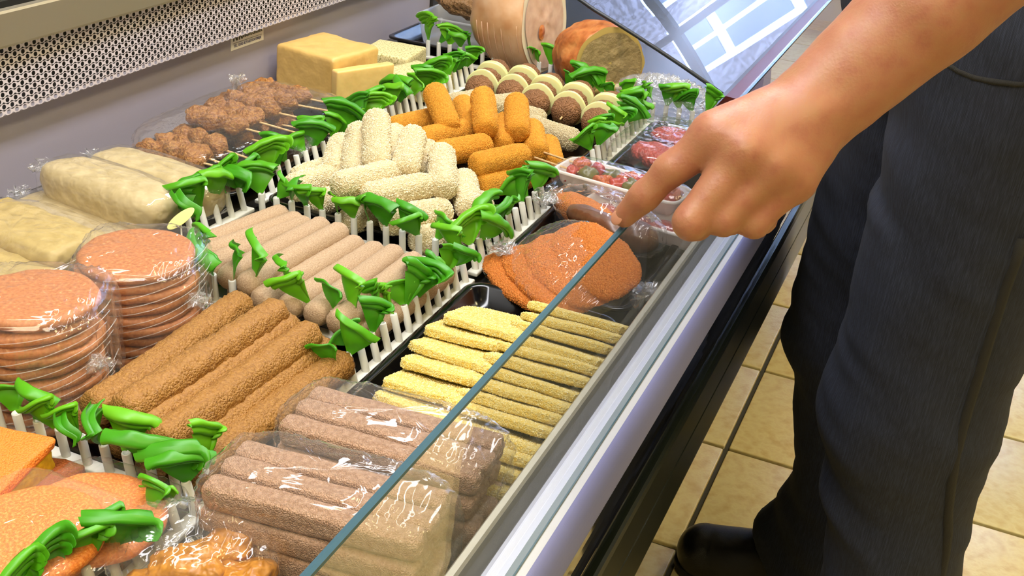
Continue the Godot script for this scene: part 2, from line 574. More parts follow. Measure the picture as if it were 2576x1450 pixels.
func make_materials():
	M.white_plastic = mat(Color(0.9, 0.9, 0.87), 0.4)
	M.black_plastic = mat(Color(0.028, 0.028, 0.032), 0.16)
	M.leafs = []
	for c in [Color(0.32, 0.64, 0.06), Color(0.4, 0.7, 0.08), Color(0.25, 0.58, 0.06)]:
		M.leafs.append(mat(c, 0.42, {"back": Color(0.16, 0.36, 0.05)}))
	M.steel = mat(Color(0.6, 0.57, 0.5), 0.4, {"metal": 0.55})
	M.grille = mat(Color(0.86, 0.83, 0.87), 0.45, {"metal": 0.2})
	M.dark = mat(Color(0.05, 0.05, 0.05), 0.6)
	M.wall_panel = mat(Color(0.62, 0.6, 0.66), 0.35, {"bump": T.fine, "bs": 0.004, "ts": 30.0})
	M.deck = mat(Color(0.36, 0.35, 0.33), 0.28, {"metal": 0.75})
	M.lip = mat(Color(0.72, 0.7, 0.62), 0.3, {"metal": 0.4})
	M.gutter = mat(Color(0.42, 0.41, 0.4), 0.4, {"metal": 0.4})
	M.rail = mat(Color(0.76, 0.78, 0.84), 0.3)
	M.nose = mat(Color(0.5, 0.52, 0.74), 0.4)
	M.gloss_panel = mat(Color(0.02, 0.02, 0.025), 0.06, {"coat": 1.0, "coat_r": 0.03})
	M.plinth = mat(Color(0.095, 0.12, 0.08), 0.32, {"metal": 0.5})
	M.glass = mat(Color(0.93, 0.98, 0.96), 0.0, {"alpha": 0.03})
	M.glass_edge = mat(Color(0.24, 0.36, 0.42), 0.15)
	M.mirror_glass = mat(Color(0.9, 0.95, 1.0), 0.0, {"alpha": 0.02})
	M.film = mat(Color(1, 1, 1), 0.06, {"alpha": 0.03})
	M.film_milky = mat(Color(0.95, 0.95, 0.95), 0.1, {"alpha": 0.16})
	M.frikandel = mat(Color(0.66, 0.48, 0.23), 0.6, {"tex": T.c_meat, "bump": T.crumb, "bs": 0.13, "ts": 17.0})
	M.pale_rod = mat(Color(0.76, 0.66, 0.54), 0.75, {"tex": T.c_meat, "bump": T.crumb, "bs": 0.04, "ts": 34.0})
	M.white_crumb = mat(Color(0.93, 0.87, 0.72), 0.85, {"tex": T.c_crumb, "bump": T.crumb, "bs": 0.13, "ts": 27.0})
	M.grey_crumb = mat(Color(0.8, 0.75, 0.62), 0.85, {"tex": T.c_crumb, "bump": T.crumb, "bs": 0.14, "ts": 22.0})
	M.orange_crumb = mat(Color(0.9, 0.63, 0.17), 0.8, {"tex": T.c_crumb, "bump": T.crumb, "bs": 0.16, "ts": 24.0})
	M.yellow_crumb = mat(Color(0.93, 0.88, 0.7), 0.85, {"tex": T.c_yellow, "bump": T.crumb, "bs": 0.13, "ts": 24.0})
	M.grains = mat(Color(1, 1, 1), 0.85)
	M.grains.vertex_color_use_as_albedo = true
	M.patty = mat(Color(1, 1, 1), 0.55, {"tex": T.c_patty, "bump": T.grain, "bs": 0.03, "ts": 9.0})
	M.salami = mat(Color(1, 1, 1), 0.5, {"tex": T.c_salami, "bump": T.fine, "bs": 0.02, "ts": 12.0})
	M.meat_ball = mat(Color(0.62, 0.44, 0.29), 0.7, {"tex": T.c_meat, "bump": T.grain, "bs": 0.2, "ts": 18.0})
	M.onion = mat(Color(0.9, 0.9, 0.66), 0.3, {"sss": 0.3})
	M.cheese = mat(Color(0.93, 0.81, 0.52), 0.4, {"tex": T.c_cheese, "ts": 6.0, "sss": 0.2, "bump": T.lump, "bs": 0.03})
	M.cheese_rind = mat(Color(0.88, 0.73, 0.44), 0.45, {"tex": T.c_cheese, "ts": 7.0, "bump": T.lump, "bs": 0.05})
	M.herb_cheese = mat(Color(1, 1, 1), 0.45, {"tex": T.c_herb, "ts": 12.0})
	M.ham = mat(Color(1, 1, 1), 0.4, {"tex": T.c_hamrind, "ts": 4.0, "bump": T.lump, "bs": 0.05})
	M.net = mat(Color(0.84, 0.68, 0.55), 0.5)
	M.ham_fat = mat(Color(0.92, 0.87, 0.78), 0.4, {"sss": 0.2})
	M.ham_cut = mat(Color(1, 1, 1), 0.4, {"tex": T.c_hamcut, "ts": 8.0, "sss": 0.15})
	M.roast = mat(Color(1, 1, 1), 0.45, {"tex": T.c_ham, "ts": 6.0, "bump": T.lump, "bs": 0.15})
	M.roast_cut = mat(Color(1, 1, 1), 0.5, {"tex": T.c_roastcut, "ts": 9.0, "bump": T.grain, "bs": 0.05})
	M.roast_fat = mat(Color(0.72, 0.62, 0.35), 0.45)
	M.dried = mat(Color(0.55, 0.42, 0.27), 0.6, {"tex": T.c_meat, "ts": 14.0, "bump": T.lump, "bs": 0.3})
	M.satay = mat(Color(1, 1, 1), 0.5, {"tex": T.c_satay, "ts": 16.0, "bump": T.grain, "bs": 0.1})
	M.wood = mat(Color(1, 1, 1), 0.6, {"tex": T.c_wood, "ts": 20.0})
	M.pale_log = mat(Color(0.8, 0.73, 0.56), 0.55, {"tex": T.c_soft, "ts": 7.0, "bump": T.lump, "bs": 0.14})
	M.pale_slab = mat(Color(0.77, 0.68, 0.43), 0.55, {"tex": T.c_soft, "ts": 7.0, "bump": T.lump, "bs": 0.1})
	M.meat_bar = mat(Color(0.8, 0.65, 0.54), 0.6, {"tex": T.c_meat, "ts": 12.0, "bump": T.fine, "bs": 0.12})
	M.schnitzel = mat(Color(0.82, 0.48, 0.17), 0.75, {"tex": T.c_crumb, "bump": T.crumb, "bs": 0.2, "ts": 15.0})
	M.pepper_red = mat(Color(0.64, 0.15, 0.03), 0.35)
	M.pepper_green = mat(Color(0.36, 0.34, 0.07), 0.35)
	M.shash_meat = mat(Color(0.76, 0.36, 0.07), 0.35, {"tex": T.c_meat, "ts": 20.0, "bump": T.lump, "bs": 0.2})
	M.red_meat = mat(Color(0.68, 0.23, 0.16), 0.45, {"tex": T.c_meat, "ts": 16.0, "bump": T.lump, "bs": 0.2})
	M.sausage = mat(Color(0.42, 0.26, 0.16), 0.3, {"tex": T.c_meat, "ts": 10.0})
	M.white_tray = mat(Color(0.9, 0.88, 0.86), 0.35, {"back": Color(0.5, 0.45, 0.43)})
	M.clear_tub = mat(Color(0.85, 0.86, 0.88), 0.25, {"alpha": 0.35})
	M.golden = mat(Color(0.8, 0.54, 0.16), 0.35, {"tex": T.c_meat, "ts": 10.0, "bump": T.lump, "bs": 0.2})
	M.orange_block = mat(Color(0.95, 0.55, 0.2), 0.55, {"tex": T.c_crumb, "bump": T.crumb, "bs": 0.08, "ts": 20.0})
	M.yellow_side = mat(Color(0.86, 0.72, 0.16), 0.5, {"tex": T.c_meat, "ts": 9.0})
	M.brown_block = mat(Color(0.66, 0.34, 0.1), 0.6, {"tex": T.c_crumb, "bump": T.crumb, "bs": 0.1, "ts": 20.0})
	M.sticker = mat(Color(0.9, 0.89, 0.88), 0.4)
	M.ink = mat(Color(0.12, 0.13, 0.12), 0.5)
	M.ink_blue = mat(Color(0.25, 0.25, 0.5), 0.5)
	M.skin = mat(Color(1, 1, 1), 0.48, {"tex": T.c_skin, "ts": 9.0, "bump": T.skin_h, "bs": 0.012, "sss": 0.12})
	M.nail = mat(Color(0.78, 0.55, 0.44), 0.3)
	M.denim = mat(Color(1, 1, 1), 0.85, {"tex": T.denim, "bump": T.denim_h, "bs": 0.03, "ts": 11.0})
	M.seam = mat(Color(0.14, 0.135, 0.12), 0.85, {"bump": T.denim_h, "bs": 0.05, "ts": 14.0})
	M.thread = mat(Color(0.38, 0.33, 0.2), 0.8)
	M.shirt = mat(Color(0.16, 0.16, 0.2), 0.9)
	M.hair = mat(Color(0.2, 0.14, 0.09), 0.6)
	M.shoe = mat(Color(0.03, 0.028, 0.026), 0.3, {"bump": T.fine, "bs": 0.02, "ts": 20.0})
	M.sole = mat(Color(0.02, 0.02, 0.02), 0.6)
	M.tiles = []
	for c in [Color(0.95, 0.93, 0.88), Color(1.0, 0.97, 0.9), Color(0.92, 0.9, 0.84)]:
		M.tiles.append(mat(c, 0.34, {"tex": T.c_tile, "ts": 2.3, "bump": T.fine, "bs": 0.01, "world": true}))
	M.grout = mat(Color(0.24, 0.23, 0.18), 0.9)
	M.paint = mat(Color(0.8, 0.78, 0.72), 0.85)
	M.ceiling = mat(Color(0.86, 0.86, 0.84), 0.9)
	M.red_panel = mat(Color(0.34, 0.09, 0.06), 0.4)
	M.frame = mat(Color(0.12, 0.14, 0.18), 0.4)
	M.white_frame = mat(Color(0.9, 0.92, 0.95), 0.4)
	M.brick = mat(Color(1, 1, 1), 0.9, {"tex": T.c_brick, "ts": 1.0})
	M.van = mat(Color(0.9, 0.92, 0.95), 0.3)
	M.street = mat(Color(0.4, 0.4, 0.4), 0.9)
	M.pane_dark = mat(Color(0.2, 0.25, 0.33), 0.1)

# ------------------------------------------------------------------ lamps
func lamp_strip(called: String, label: String, pos: Vector3, size: Vector2, energy: float, col: Color, glow: float, group := ""):
	# a long ceiling fitting: housing, glowing diffuser and the light just below it
	var o := thing(called, label, "lamp", pos, group)
	var g := mat(Color(1, 1, 1), 0.6)
	g.emission_enabled = true
	g.emission = col
	g.emission_energy_multiplier = glow
	part(o, "housing", rbox(Vector3(size.x + 0.04, 0.05, size.y + 0.04), 0.008), M.white_plastic, at(Vector3(0, 0.03, 0)))
	part(o, "diffuser", rbox(Vector3(size.x, 0.012, size.y), 0.005), g)
	var l := AreaLight3D.new()
	l.name = "tube_light"
	l.area_size = size
	l.area_normalize_energy = true
	l.light_energy = energy
	l.light_color = col
	l.area_range = 12.0
	l.area_attenuation = 2.0
	l.shadow_enabled = true
	o.add_child(l)
	l.transform = Transform3D(Basis(Vector3.RIGHT, -PI / 2.0), Vector3(0, -0.012, 0))
func lamps():
	lamp_strip("counter_lamp", "long white tube lamp hanging over the display case", Vector3(-0.46, 1.9, -1.0), Vector2(0.2, 2.4), 3.3, Color(0.98, 0.98, 1.0), 6.0)
	for k in 3:
		lamp_strip("ceiling_lamp", "square ceiling light, %s from the shop window" % ["third", "second", "first"][k], Vector3(0.8, 2.72, 0.7 - 2.0 * k), Vector2(0.6, 0.6), 3.0, Color(1.0, 0.92, 0.68), 3.0, "ceiling lights over the customers' floor")
	lamp_strip("ceiling_lamp", "square ceiling light over the near end of the display case", Vector3(-0.35, 2.72, 1.1), Vector2(0.6, 0.6), 2.0, Color(1.0, 0.95, 0.82), 3.0)

# ------------------------------------------------------------------ the room
func wallbox(called: String, c: Vector3, s: Vector3, m: Material) -> MeshInstance3D:
	return struct(called, boxm(s), m, at(c))
func room():
	var fl := wallbox("floor", Vector3(-0.15, -0.06, -2.0), Vector3(4.5, 0.11, 8.2), M.grout)
	var t := 0.3145
	var g := 0.0085
	var tm := rbox(Vector3(t - g, 0.012, t - g), 0.0025, 2)
	for i in 7:
		for j in 24:
			var c := Vector3(-0.2255 + (i - 0.5) * t, -0.004, 1.8 - 0.0937 - (j - 0.5) * t)
			if c.x + t > 2.1: continue
			var o := part(fl, "tile", tm, M.tiles[(i * 7 + j * 5 + (i * j) % 3) % 3], at(c - fl.position))
	wallbox("ceiling", Vector3(-0.15, 2.82, -2.0), Vector3(4.5, 0.1, 8.2), M.ceiling)
	wallbox("wall_left", Vector3(-2.35, 1.4, -2.0), Vector3(0.1, 2.9, 8.2), M.paint)
	wallbox("wall_right", Vector3(2.05, 1.4, -2.0), Vector3(0.1, 2.9, 8.2), M.paint)
	wallbox("wall_near", Vector3(-0.15, 1.4, 2.05), Vector3(4.5, 2.9, 0.1), M.paint)
	# far wall with the shop window
	var s := st_new()
	var z := -5.5
	var x0 := -1.6
	var x1 := 0.75
	var y0 := 0.75
	var y1 := 2.55
	s.set_smooth_group(-1)
	var wl := wallbox("wall_far", Vector3((-2.4 + x0) / 2, 1.4, z), Vector3(x0 + 2.4, 2.9, 0.14), M.paint)
	part(wl, "wall_section", boxm(Vector3(2.1 - x1, 2.9, 0.14)), M.paint, at(Vector3((x1 + 2.1) / 2, 1.4, z) - wl.position))
	part(wl, "wall_section", boxm(Vector3(x1 - x0, y0 + 0.05, 0.14)), M.paint, at(Vector3((x1 + x0) / 2, (y0 - 0.05) / 2, z) - wl.position))
	part(wl, "wall_section", boxm(Vector3(x1 - x0, 2.85 - y1, 0.14)), M.paint, at(Vector3((x1 + x0) / 2, (y1 + 2.85) / 2, z) - wl.position))
	var win := struct("window_1", boxm(Vector3(x1 - x0, y1 - y0, 0.006)), M.glass, at(Vector3((x0 + x1) / 2, (y0 + y1) / 2, z)))
	var w := x1 - x0
	var h := y1 - y0
	for k in 5:
		part(win, "window_frame", boxm(Vector3(0.05, h, 0.07)), M.frame, at(Vector3(-w / 2 + w * k / 4.0, 0, 0)))
	for yy in [-h / 2, h * 0.2, h / 2]:
		part(win, "window_frame", boxm(Vector3(w, 0.045, 0.06)), M.frame, at(Vector3(0, yy, 0)))

func outside():
	struct("street", boxm(Vector3(34, 0.1, 14)), M.street, at(Vector3(0, -0.2, -13)))
	# a row of brick houses across the street
	var tones := [Color(0.9, 0.9, 0.95), Color(1.2, 1.02, 0.9), Color(0.8, 0.82, 0.9), Color(1.3, 1.25, 1.2), Color(1.0, 0.9, 0.85)]
	var says := ["grey brick house with white window frames across the street", "brown brick house beside the grey one across the street", "dark brick house opposite the shop window", "pale brick house next to the dark one", "reddish brick house at the street's end"]
	for i in 5:
		var b := thing("street_house", says[i], "house", Vector3(-9.2 + i * 4.6, -0.15, -15.0))
		part(b, "facade", boxm(Vector3(4.58, 9.8, 0.4)), mat(tones[i], 0.9, {"tex": T.c_brick, "ts": 1.3}), at(Vector3(0, 4.9, 0)))
		part(b, "roof", prism(PackedVector2Array([Vector2(-2.28, 9.8), Vector2(2.28, 9.8), Vector2(0, 12.0)]), -2.5, 0.3), M.red_panel)
		part(b, "cornice", boxm(Vector3(4.58, 0.25, 0.5)), M.white_frame, at(Vector3(0, 9.6, 0.15)))
		part(b, "string_course", boxm(Vector3(4.58, 0.14, 0.1)), M.white_frame, at(Vector3(0, 3.15, 0.24)))
		part(b, "downpipe", boxm(Vector3(0.1, 9.6, 0.1)), M.frame, at(Vector3(2.2, 4.8, 0.25)))
		for k in 9:
			var wx := -1.45 + (k % 3) * 1.45
			var wy := 1.7 + (k / 3) * 2.9
			var f := part(b, "window", boxm(Vector3(1.05, 1.75, 0.12)), M.white_frame, at(Vector3(wx, wy, 0.2)))
			for sx in [-0.23, 0.23]:
				part(f, "pane", boxm(Vector3(0.36, 0.9, 0.04)), M.pane_dark, at(Vector3(sx, -0.28, 0.06)))
				part(f, "pane", boxm(Vector3(0.36, 0.42, 0.04)), M.pane_dark, at(Vector3(sx, 0.53, 0.06)))
	var v := thing("street_truck", "white box truck parked outside the shop window", "truck", Vector3(1.75, -0.15, -9.6))
	part(v, "box_body", rbox(Vector3(2.3, 2.7, 5.0), 0.1, 5), M.van, at(Vector3(0, 2.0, 0)))
	for q in [Vector3(-0.55, 2.2, 2.52), Vector3(0.1, 1.7, 2.52), Vector3(0.5, 2.6, 2.52)]:
		var pts := PackedVector3Array()
		for i in 17: pts.append(q + Vector3(0.22 * cos(TAU * i / 16.0), 0.13 * sin(TAU * i / 16.0 * 1.4), 0))
		part(v, "painted_loop", tube(pts, 0.018, 6), M.frame)
	part(v, "rear_bumper", boxm(Vector3(2.2, 0.2, 0.15)), M.frame, at(Vector3(0, 0.5, 2.5)))
	for sx in [-0.95, 0.95]:
		for sz in [-1.5, 1.5]:
			part(v, "wheel", lathe(PackedVector2Array([Vector2(0, -0.1), Vector2(0.38, -0.1), Vector2(0.4, 0), Vector2(0.38, 0.1), Vector2(0, 0.1)])), M.sole, Transform3D(Basis(Vector3.BACK, PI / 2), Vector3(sx, 0.4, sz)))

# ------------------------------------------------------------------ the display case
func case():
	var c := thing("display_case", "long chilled butcher's display case with low glass front and perforated grille", "display case", Vector3(0, 0, 0))
	var z0 := 0.35
	var z1 := -1.94
	var zE := -3.9
	part(c, "deck", prism(PackedVector2Array([Vector2(-0.955, 0.612), Vector2(-0.2, 0.612), Vector2(-0.2, 0.59), Vector2(-0.955, 0.59)]), zE, z0), M.deck)
	# front: inner lip, air slot, white rail, ribbed nose, glossy panel, plinth
	part(c, "inner_lip", prism(PackedVector2Array([Vector2(-0.2, 0.592), Vector2(-0.2, 0.7105), Vector2(-0.1985, 0.7125), Vector2(-0.1945, 0.7125), Vector2(-0.193, 0.7105), Vector2(-0.193, 0.592)]), -1.66, z0), M.lip)
	part(c, "air_slot", prism(PackedVector2Array([Vector2(-0.193, 0.60), Vector2(-0.1925, 0.665), Vector2(-0.183, 0.665), Vector2(-0.18, 0.60)]), -1.66, z0), M.gutter)
	part(c, "rail", prism(PackedVector2Array([Vector2(-0.183, 0.60), Vector2(-0.182, 0.709), Vector2(-0.180, 0.7145), Vector2(-0.177, 0.716), Vector2(-0.1575, 0.7145), Vector2(-0.156, 0.70), Vector2(-0.156, 0.60)]), -1.66, z0), M.rail)
	var s := st_new()
	var ribs := 1100
	var fn := func(u: float, v: float) -> Vector3:
		var a := PI / 2.0 * v
		var r := 0.0 if int(round(u * ribs * 2.0)) % 2 == 0 else -0.0008 * smoothstep(0.1, 0.25, v)
		return Vector3(-0.1577 + (0.0107 + r) * sin(a), 0.6875 + (0.027 + r) * cos(a), lerpf(z0, -1.66, u))
	grid_into(s, fn, ribs * 2, 10, false, true, 0)
	part(c, "ribbed_nose", commit(s), M.nose)
	var pf := PackedVector2Array()
	for k in 11:
		var t := k / 10.0
		pf.append(Vector2(-0.1475 + 0.0028 * sin(t * PI), lerpf(0.6885, 0.640, t)))
	pf.append(Vector2(-0.156, 0.640))
	pf.append(Vector2(-0.156, 0.6885))
	part(c, "front_panel", prism(pf, -1.66, z0), M.gloss_panel)
	part(c, "bumper", prism(PackedVector2Array([Vector2(-0.155, 0.540), Vector2(-0.155, 0.647), Vector2(-0.1425, 0.647), Vector2(-0.1405, 0.645), Vector2(-0.1395, 0.640), Vector2(-0.1395, 0.604), Vector2(-0.1402, 0.603), Vector2(-0.1402, 0.601), Vector2(-0.1395, 0.600), Vector2(-0.1395, 0.556), Vector2(-0.1405, 0.550), Vector2(-0.143, 0.547)]), -1.66, z0), M.plinth)
	part(c, "underside", prism(PackedVector2Array([Vector2(-0.40, 0.53), Vector2(-0.40, 0.59), Vector2(-0.156, 0.59), Vector2(-0.156, 0.545)]), zE, z0), M.dark)
	part(c, "plinth", prism(PackedVector2Array([Vector2(-0.44, 0.0), Vector2(-0.44, 0.53), Vector2(-0.40, 0.53), Vector2(-0.40, 0.0)]), zE, z0), M.dark)
	# glass
	var gl := part(c, "front_glass", prism(PackedVector2Array([Vector2(-0.167, 0.714), Vector2(-0.167, 0.8785), Vector2(-0.163, 0.8785), Vector2(-0.163, 0.714)]), -1.64, z0), M.glass)
	part(gl, "polished_edge", prism(PackedVector2Array([Vector2(-0.167, 0.8785), Vector2(-0.1667, 0.8798), Vector2(-0.165, 0.8803), Vector2(-0.1633, 0.8798), Vector2(-0.163, 0.8785)]), -1.64, z0), M.glass_edge)
	part(gl, "bottom_gasket", prism(PackedVector2Array([Vector2(-0.1675, 0.714), Vector2(-0.1675, 0.7162), Vector2(-0.1625, 0.7162), Vector2(-0.1625, 0.714)]), -1.64, z0), M.glass_edge)
	# back: wall panel, perforated grille in two folds, steel canopy
	part(c, "back_panel", prism(PackedVector2Array([Vector2(-0.955, 0.60), Vector2(-0.955, 0.80), Vector2(-0.975, 0.80), Vector2(-0.975, 0.60)]), z1, z0), M.wall_panel)
	part(c, "cavity_panel", prism(PackedVector2Array([Vector2(-0.950, 0.716), Vector2(-0.950, 0.796), Vector2(-0.954, 0.796), Vector2(-0.954, 0.716)]), z1, z0), M.dark)
	part(c, "grille", grille_mesh(z0, z1), M.grille)
	part(c, "canopy", prism(PackedVector2Array([Vector2(-0.926, 0.7925), Vector2(-0.9255, 0.795), Vector2(-0.9255, 0.828), Vector2(-0.927, 0.8305), Vector2(-0.932, 0.8315), Vector2(-0.975, 0.8315), Vector2(-0.975, 0.796), Vector2(-0.93, 0.7925)]), z1, z0), M.steel)
	part(c, "serving_shelf", prism(PackedVector2Array([Vector2(-0.933, 0.8315), Vector2(-0.934, 0.838), Vector2(-1.35, 0.838), Vector2(-1.35, 0.8315)]), z1, z0), mat(Color(0.06, 0.06, 0.045), 0.35))
	part(c, "end_panel", boxm(Vector3(0.03, 0.5, 1.94)), mat(Color(0.2, 0.19, 0.18), 0.5), at(Vector3(-0.965, 0.85, -2.915)))
	part(c, "rear_base", boxm(Vector3(0.62, 0.58, 4.2)), M.dark, at(Vector3(-0.66, 0.295, -1.78)))
	# the neighbouring section: curved leaning glass above a dark red front
	var pr := []
	for k in 15:
		var t := k / 14.0
		pr.append(Vector2(-0.322 - 0.5 * t, 0.668 + 0.235 * t - 0.06 * t * t + 1.3 * pow(maxf(0.0, t - 0.45), 2.0)))
	var gf := func(u: float, v: float) -> Vector3:
		var p: Vector2 = pr[int(round(v * 14))]
		return Vector3(p.x, p.y, lerpf(-1.66, zE, u))
	var cg := part(c, "curved_glass", grid(gf, 10, 14, false, true), M.mirror_glass)
	var pts := PackedVector3Array()
	for p in pr: pts.append(Vector3(p.x, p.y, -1.655))
	part(cg, "edge_strip", tube(pts, 0.0032, 8), M.frame)
	part(c, "section_front", prism(PackedVector2Array([Vector2(-0.17, 0.53), Vector2(-0.17, 0.62), Vector2(-0.22, 0.655), Vector2(-0.32, 0.662), Vector2(-0.36, 0.60), Vector2(-0.36, 0.53)]), zE, -1.67), M.red_panel)
	# maker's sticker on the back panel
	var sk := thing("maker_sticker", "small white sticker of a refrigeration firm below the perforated grille", "sticker", Vector3(-0.9545, 0.707, -1.355))
	part(sk, "paper", boxm(Vector3(0.0008, 0.032, 0.08)), M.sticker)
	var tx := func(txt: String, sz: float, y: float, zc: float, m: Material, bold := false):
		var tm := TextMesh.new()
		tm.text = txt
		tm.font_size = 32
		tm.pixel_size = sz / 32.0
		tm.depth = 0.0003
		var f := SystemFont.new()
		f.font_names = PackedStringArray(["Droid Sans"])
		if bold: f.font_weight = 800
		tm.font = f
		part(sk, "lettering", tm, m, Transform3D(Basis(Vector3.UP, PI / 2), Vector3(0.0007, y, zc)))
	tx.call("NK", 0.017, 0.0025, 0.024, M.ink, true)
	tx.call("Noordelijke", 0.0078, 0.0085, -0.012, M.ink, true)
	tx.call("Koeltechniek", 0.0078, 0.0005, -0.012, M.ink, true)
	tx.call("TEL. 0342-471502 KOOTWIJK", 0.0052, -0.0105, 0.0, M.ink_blue)
	for ln in [[0.014, 0.0004, 0.07], [-0.0065, 0.0004, 0.07]]:
		part(sk, "printed_line", boxm(Vector3(0.0003, ln[1], ln[2])), M.ink, at(Vector3(0.0006, ln[0], 0)))
func grille_mesh(z0: float, z1: float) -> ArrayMesh:
	var s := st_new()
	s.set_smooth_group(-1)
	var pitch := 0.0116
	var rh := 0.0067
	var path := [Vector2(-0.938, 0.7155), Vector2(-0.938, 0.796)]
	quad(s, Vector3(-0.952, 0.714, z0), Vector3(-0.952, 0.714, z1), Vector3(-0.938, 0.716, z1), Vector3(-0.938, 0.716, z0))
	for seg in 1:
		var a: Vector2 = path[seg]
		var b: Vector2 = path[seg + 1]
		var rows := int(round(a.distance_to(b) / rh))
		var d := (b - a) / rows
		for j in rows:
			var cols := int((z0 - z1) / pitch)
			for i in cols:
				var zc := z0 - (i + 0.5 + (0.5 if (j + seg) % 2 == 0 else 0.0)) * pitch
				var cc := a + d * (j + 0.5)
				var ring := []
				var outer := []
				for k in 8:
					var an := TAU * k / 8.0 + PI / 8.0
					var o2 := Vector2(cos(an), sin(an))
					ring.append(o2 * 0.0028)
					var m := maxf(absf(o2.x), absf(o2.y))
					outer.append(Vector2(o2.x / m * 0.5 * pitch, o2.y / m * 0.5 * d.length()))
				for k in 8:
					var P := []
					for q in [ring[k], outer[k], outer[(k + 1) % 8], ring[(k + 1) % 8]]:
						var w: Vector2 = cc + d.normalized() * q.y
						P.append(Vector3(w.x, w.y, zc - q.x))
					quad(s, P[0], P[1], P[2], P[3])
	return commit(s)

# ------------------------------------------------------------------ dividers with green leaves
func leaf_mesh(k: int) -> ArrayMesh:
	# a fan of glossy sheet out of a narrow cup; near its upper edge it is folded over in a few rolls that run across
	var r := RandomNumberGenerator.new()
	r.seed = 100 + k
	var spread := r.randf_range(0.55, 0.8)
	var reach := r.randf_range(0.016, 0.022)
	var rolls := [0.5, 1.5, 2.5, 1.0, 2.0, 1.5, 0.4][k % 7] as float
	var deep := r.randf_range(0.0028, 0.0048)
	var slant := r.randf_range(-0.7, 0.7)
	var bend := r.randf_range(0.002, 0.009)
	var skew := r.randf_range(-0.45, 0.45)
	var side := r.randf_range(0.0, 2.6)
	var fn := func(u: float, v: float) -> Vector3:
		var x := u * 2.0 - 1.0
		var phi := x * spread
		var f := minf(v / 0.45, 1.0)                      # the plain fan
		var p := maxf(0.0, v - 0.45) / 0.55 * rolls       # the rolls
		var rr := 0.0035 + reach * f + (0.0042 * p + deep * 0.9 * (1.0 - cos(p * TAU)) * 0.5)
		var z := deep * sin(p * TAU) * 1.25 + p * 0.0025
		z += slant * x * 0.006 * f
		z -= bend * x * x * f
		z += 0.0025 * f * sin(f * PI)
		var px := rr * sin(phi)
		var py := rr * cos(phi * 0.85)
		if x > 0.5:                                       # one side turned in
			var e := (x - 0.5) / 0.5 * side
			px -= 0.007 * f * (1.0 - cos(e))
			z += 0.007 * f * sin(e)
		var q := Vector3(px + skew * py * 0.5, py + slant * px * 0.3, z)
		return q + Vector3(0, n3(q + Vector3(k, 0, 0), 55.0), n3(q + Vector3(0, k, 0), 55.0)) * 0.0016 * f
	return grid(fn, 20, 40, false, false)
var leaf_meshes := []
var post_mesh: Mesh
func divider(label: String, a: Vector3, b: Vector3, lean: Vector3, leaves: Array, seedv: int):
	# a white strip with upright tubes, green plastic leaves plugged into some of them
	var L := a.distance_to(b)
	var o := thing("garnish_divider", label, "divider", a, "white tube dividers with green leaves")
	var dir := (b - a).normalized()
	var xf := pose(Vector3.ZERO, dir)
	part(o, "base_strip", rbox(Vector3(L, 0.005, 0.012), 0.0015, 2), M.white_plastic, Transform3D(xf.basis, dir * L / 2 + Vector3(0, 0.0025, 0)))
	var n := int(L / 0.0195)
	var up := (Vector3.UP + lean).normalized()
	var r := RandomNumberGenerator.new()
	r.seed = seedv
	for i in n:
		var p := dir * (L * (i + 0.5) / n) + Vector3(0, 0.004, 0)
		var q := pose(p, dir, up)
		q.basis = Basis(q.basis.x, q.basis.y, q.basis.z)
		var bb := Basis(dir, up, dir.cross(up).normalized()).orthonormalized()
		part(o, "post", post_mesh, M.white_plastic, Transform3D(bb, p))
	for t in leaves:
		var u: float = t[0]
		var i := clampi(int(u * n), 0, n - 1)
		var p := dir * (L * (i + 0.5) / n) + Vector3(0, 0.004, 0) + up * 0.0245
		var k: int = r.randi() % leaf_meshes.size()
		var bb := Basis(Vector3.UP, r.randf_range(-0.9, 0.9) + float(t[1]) * 0.35) * Basis(Vector3.RIGHT, r.randf_range(-0.35, 0.5)) * Basis(Vector3.BACK, r.randf_range(-0.6, 0.6))
		var sc: float = t[2] if t.size() > 2 else 1.0
		part(o, "leaf", leaf_meshes[k], M.leafs[r.randi() % 3], Transform3D(bb.scaled(Vector3.ONE * sc * r.randf_range(0.9, 1.15)), p), "glossy folded green plastic leaf")
func along(n: int, u0: float, u1: float, yaw: float, sc := 1.0) -> Array:
	var out := []
	for i in n: out.append([lerpf(u0, u1, (i + 0.5) / n), yaw, sc])
	return out
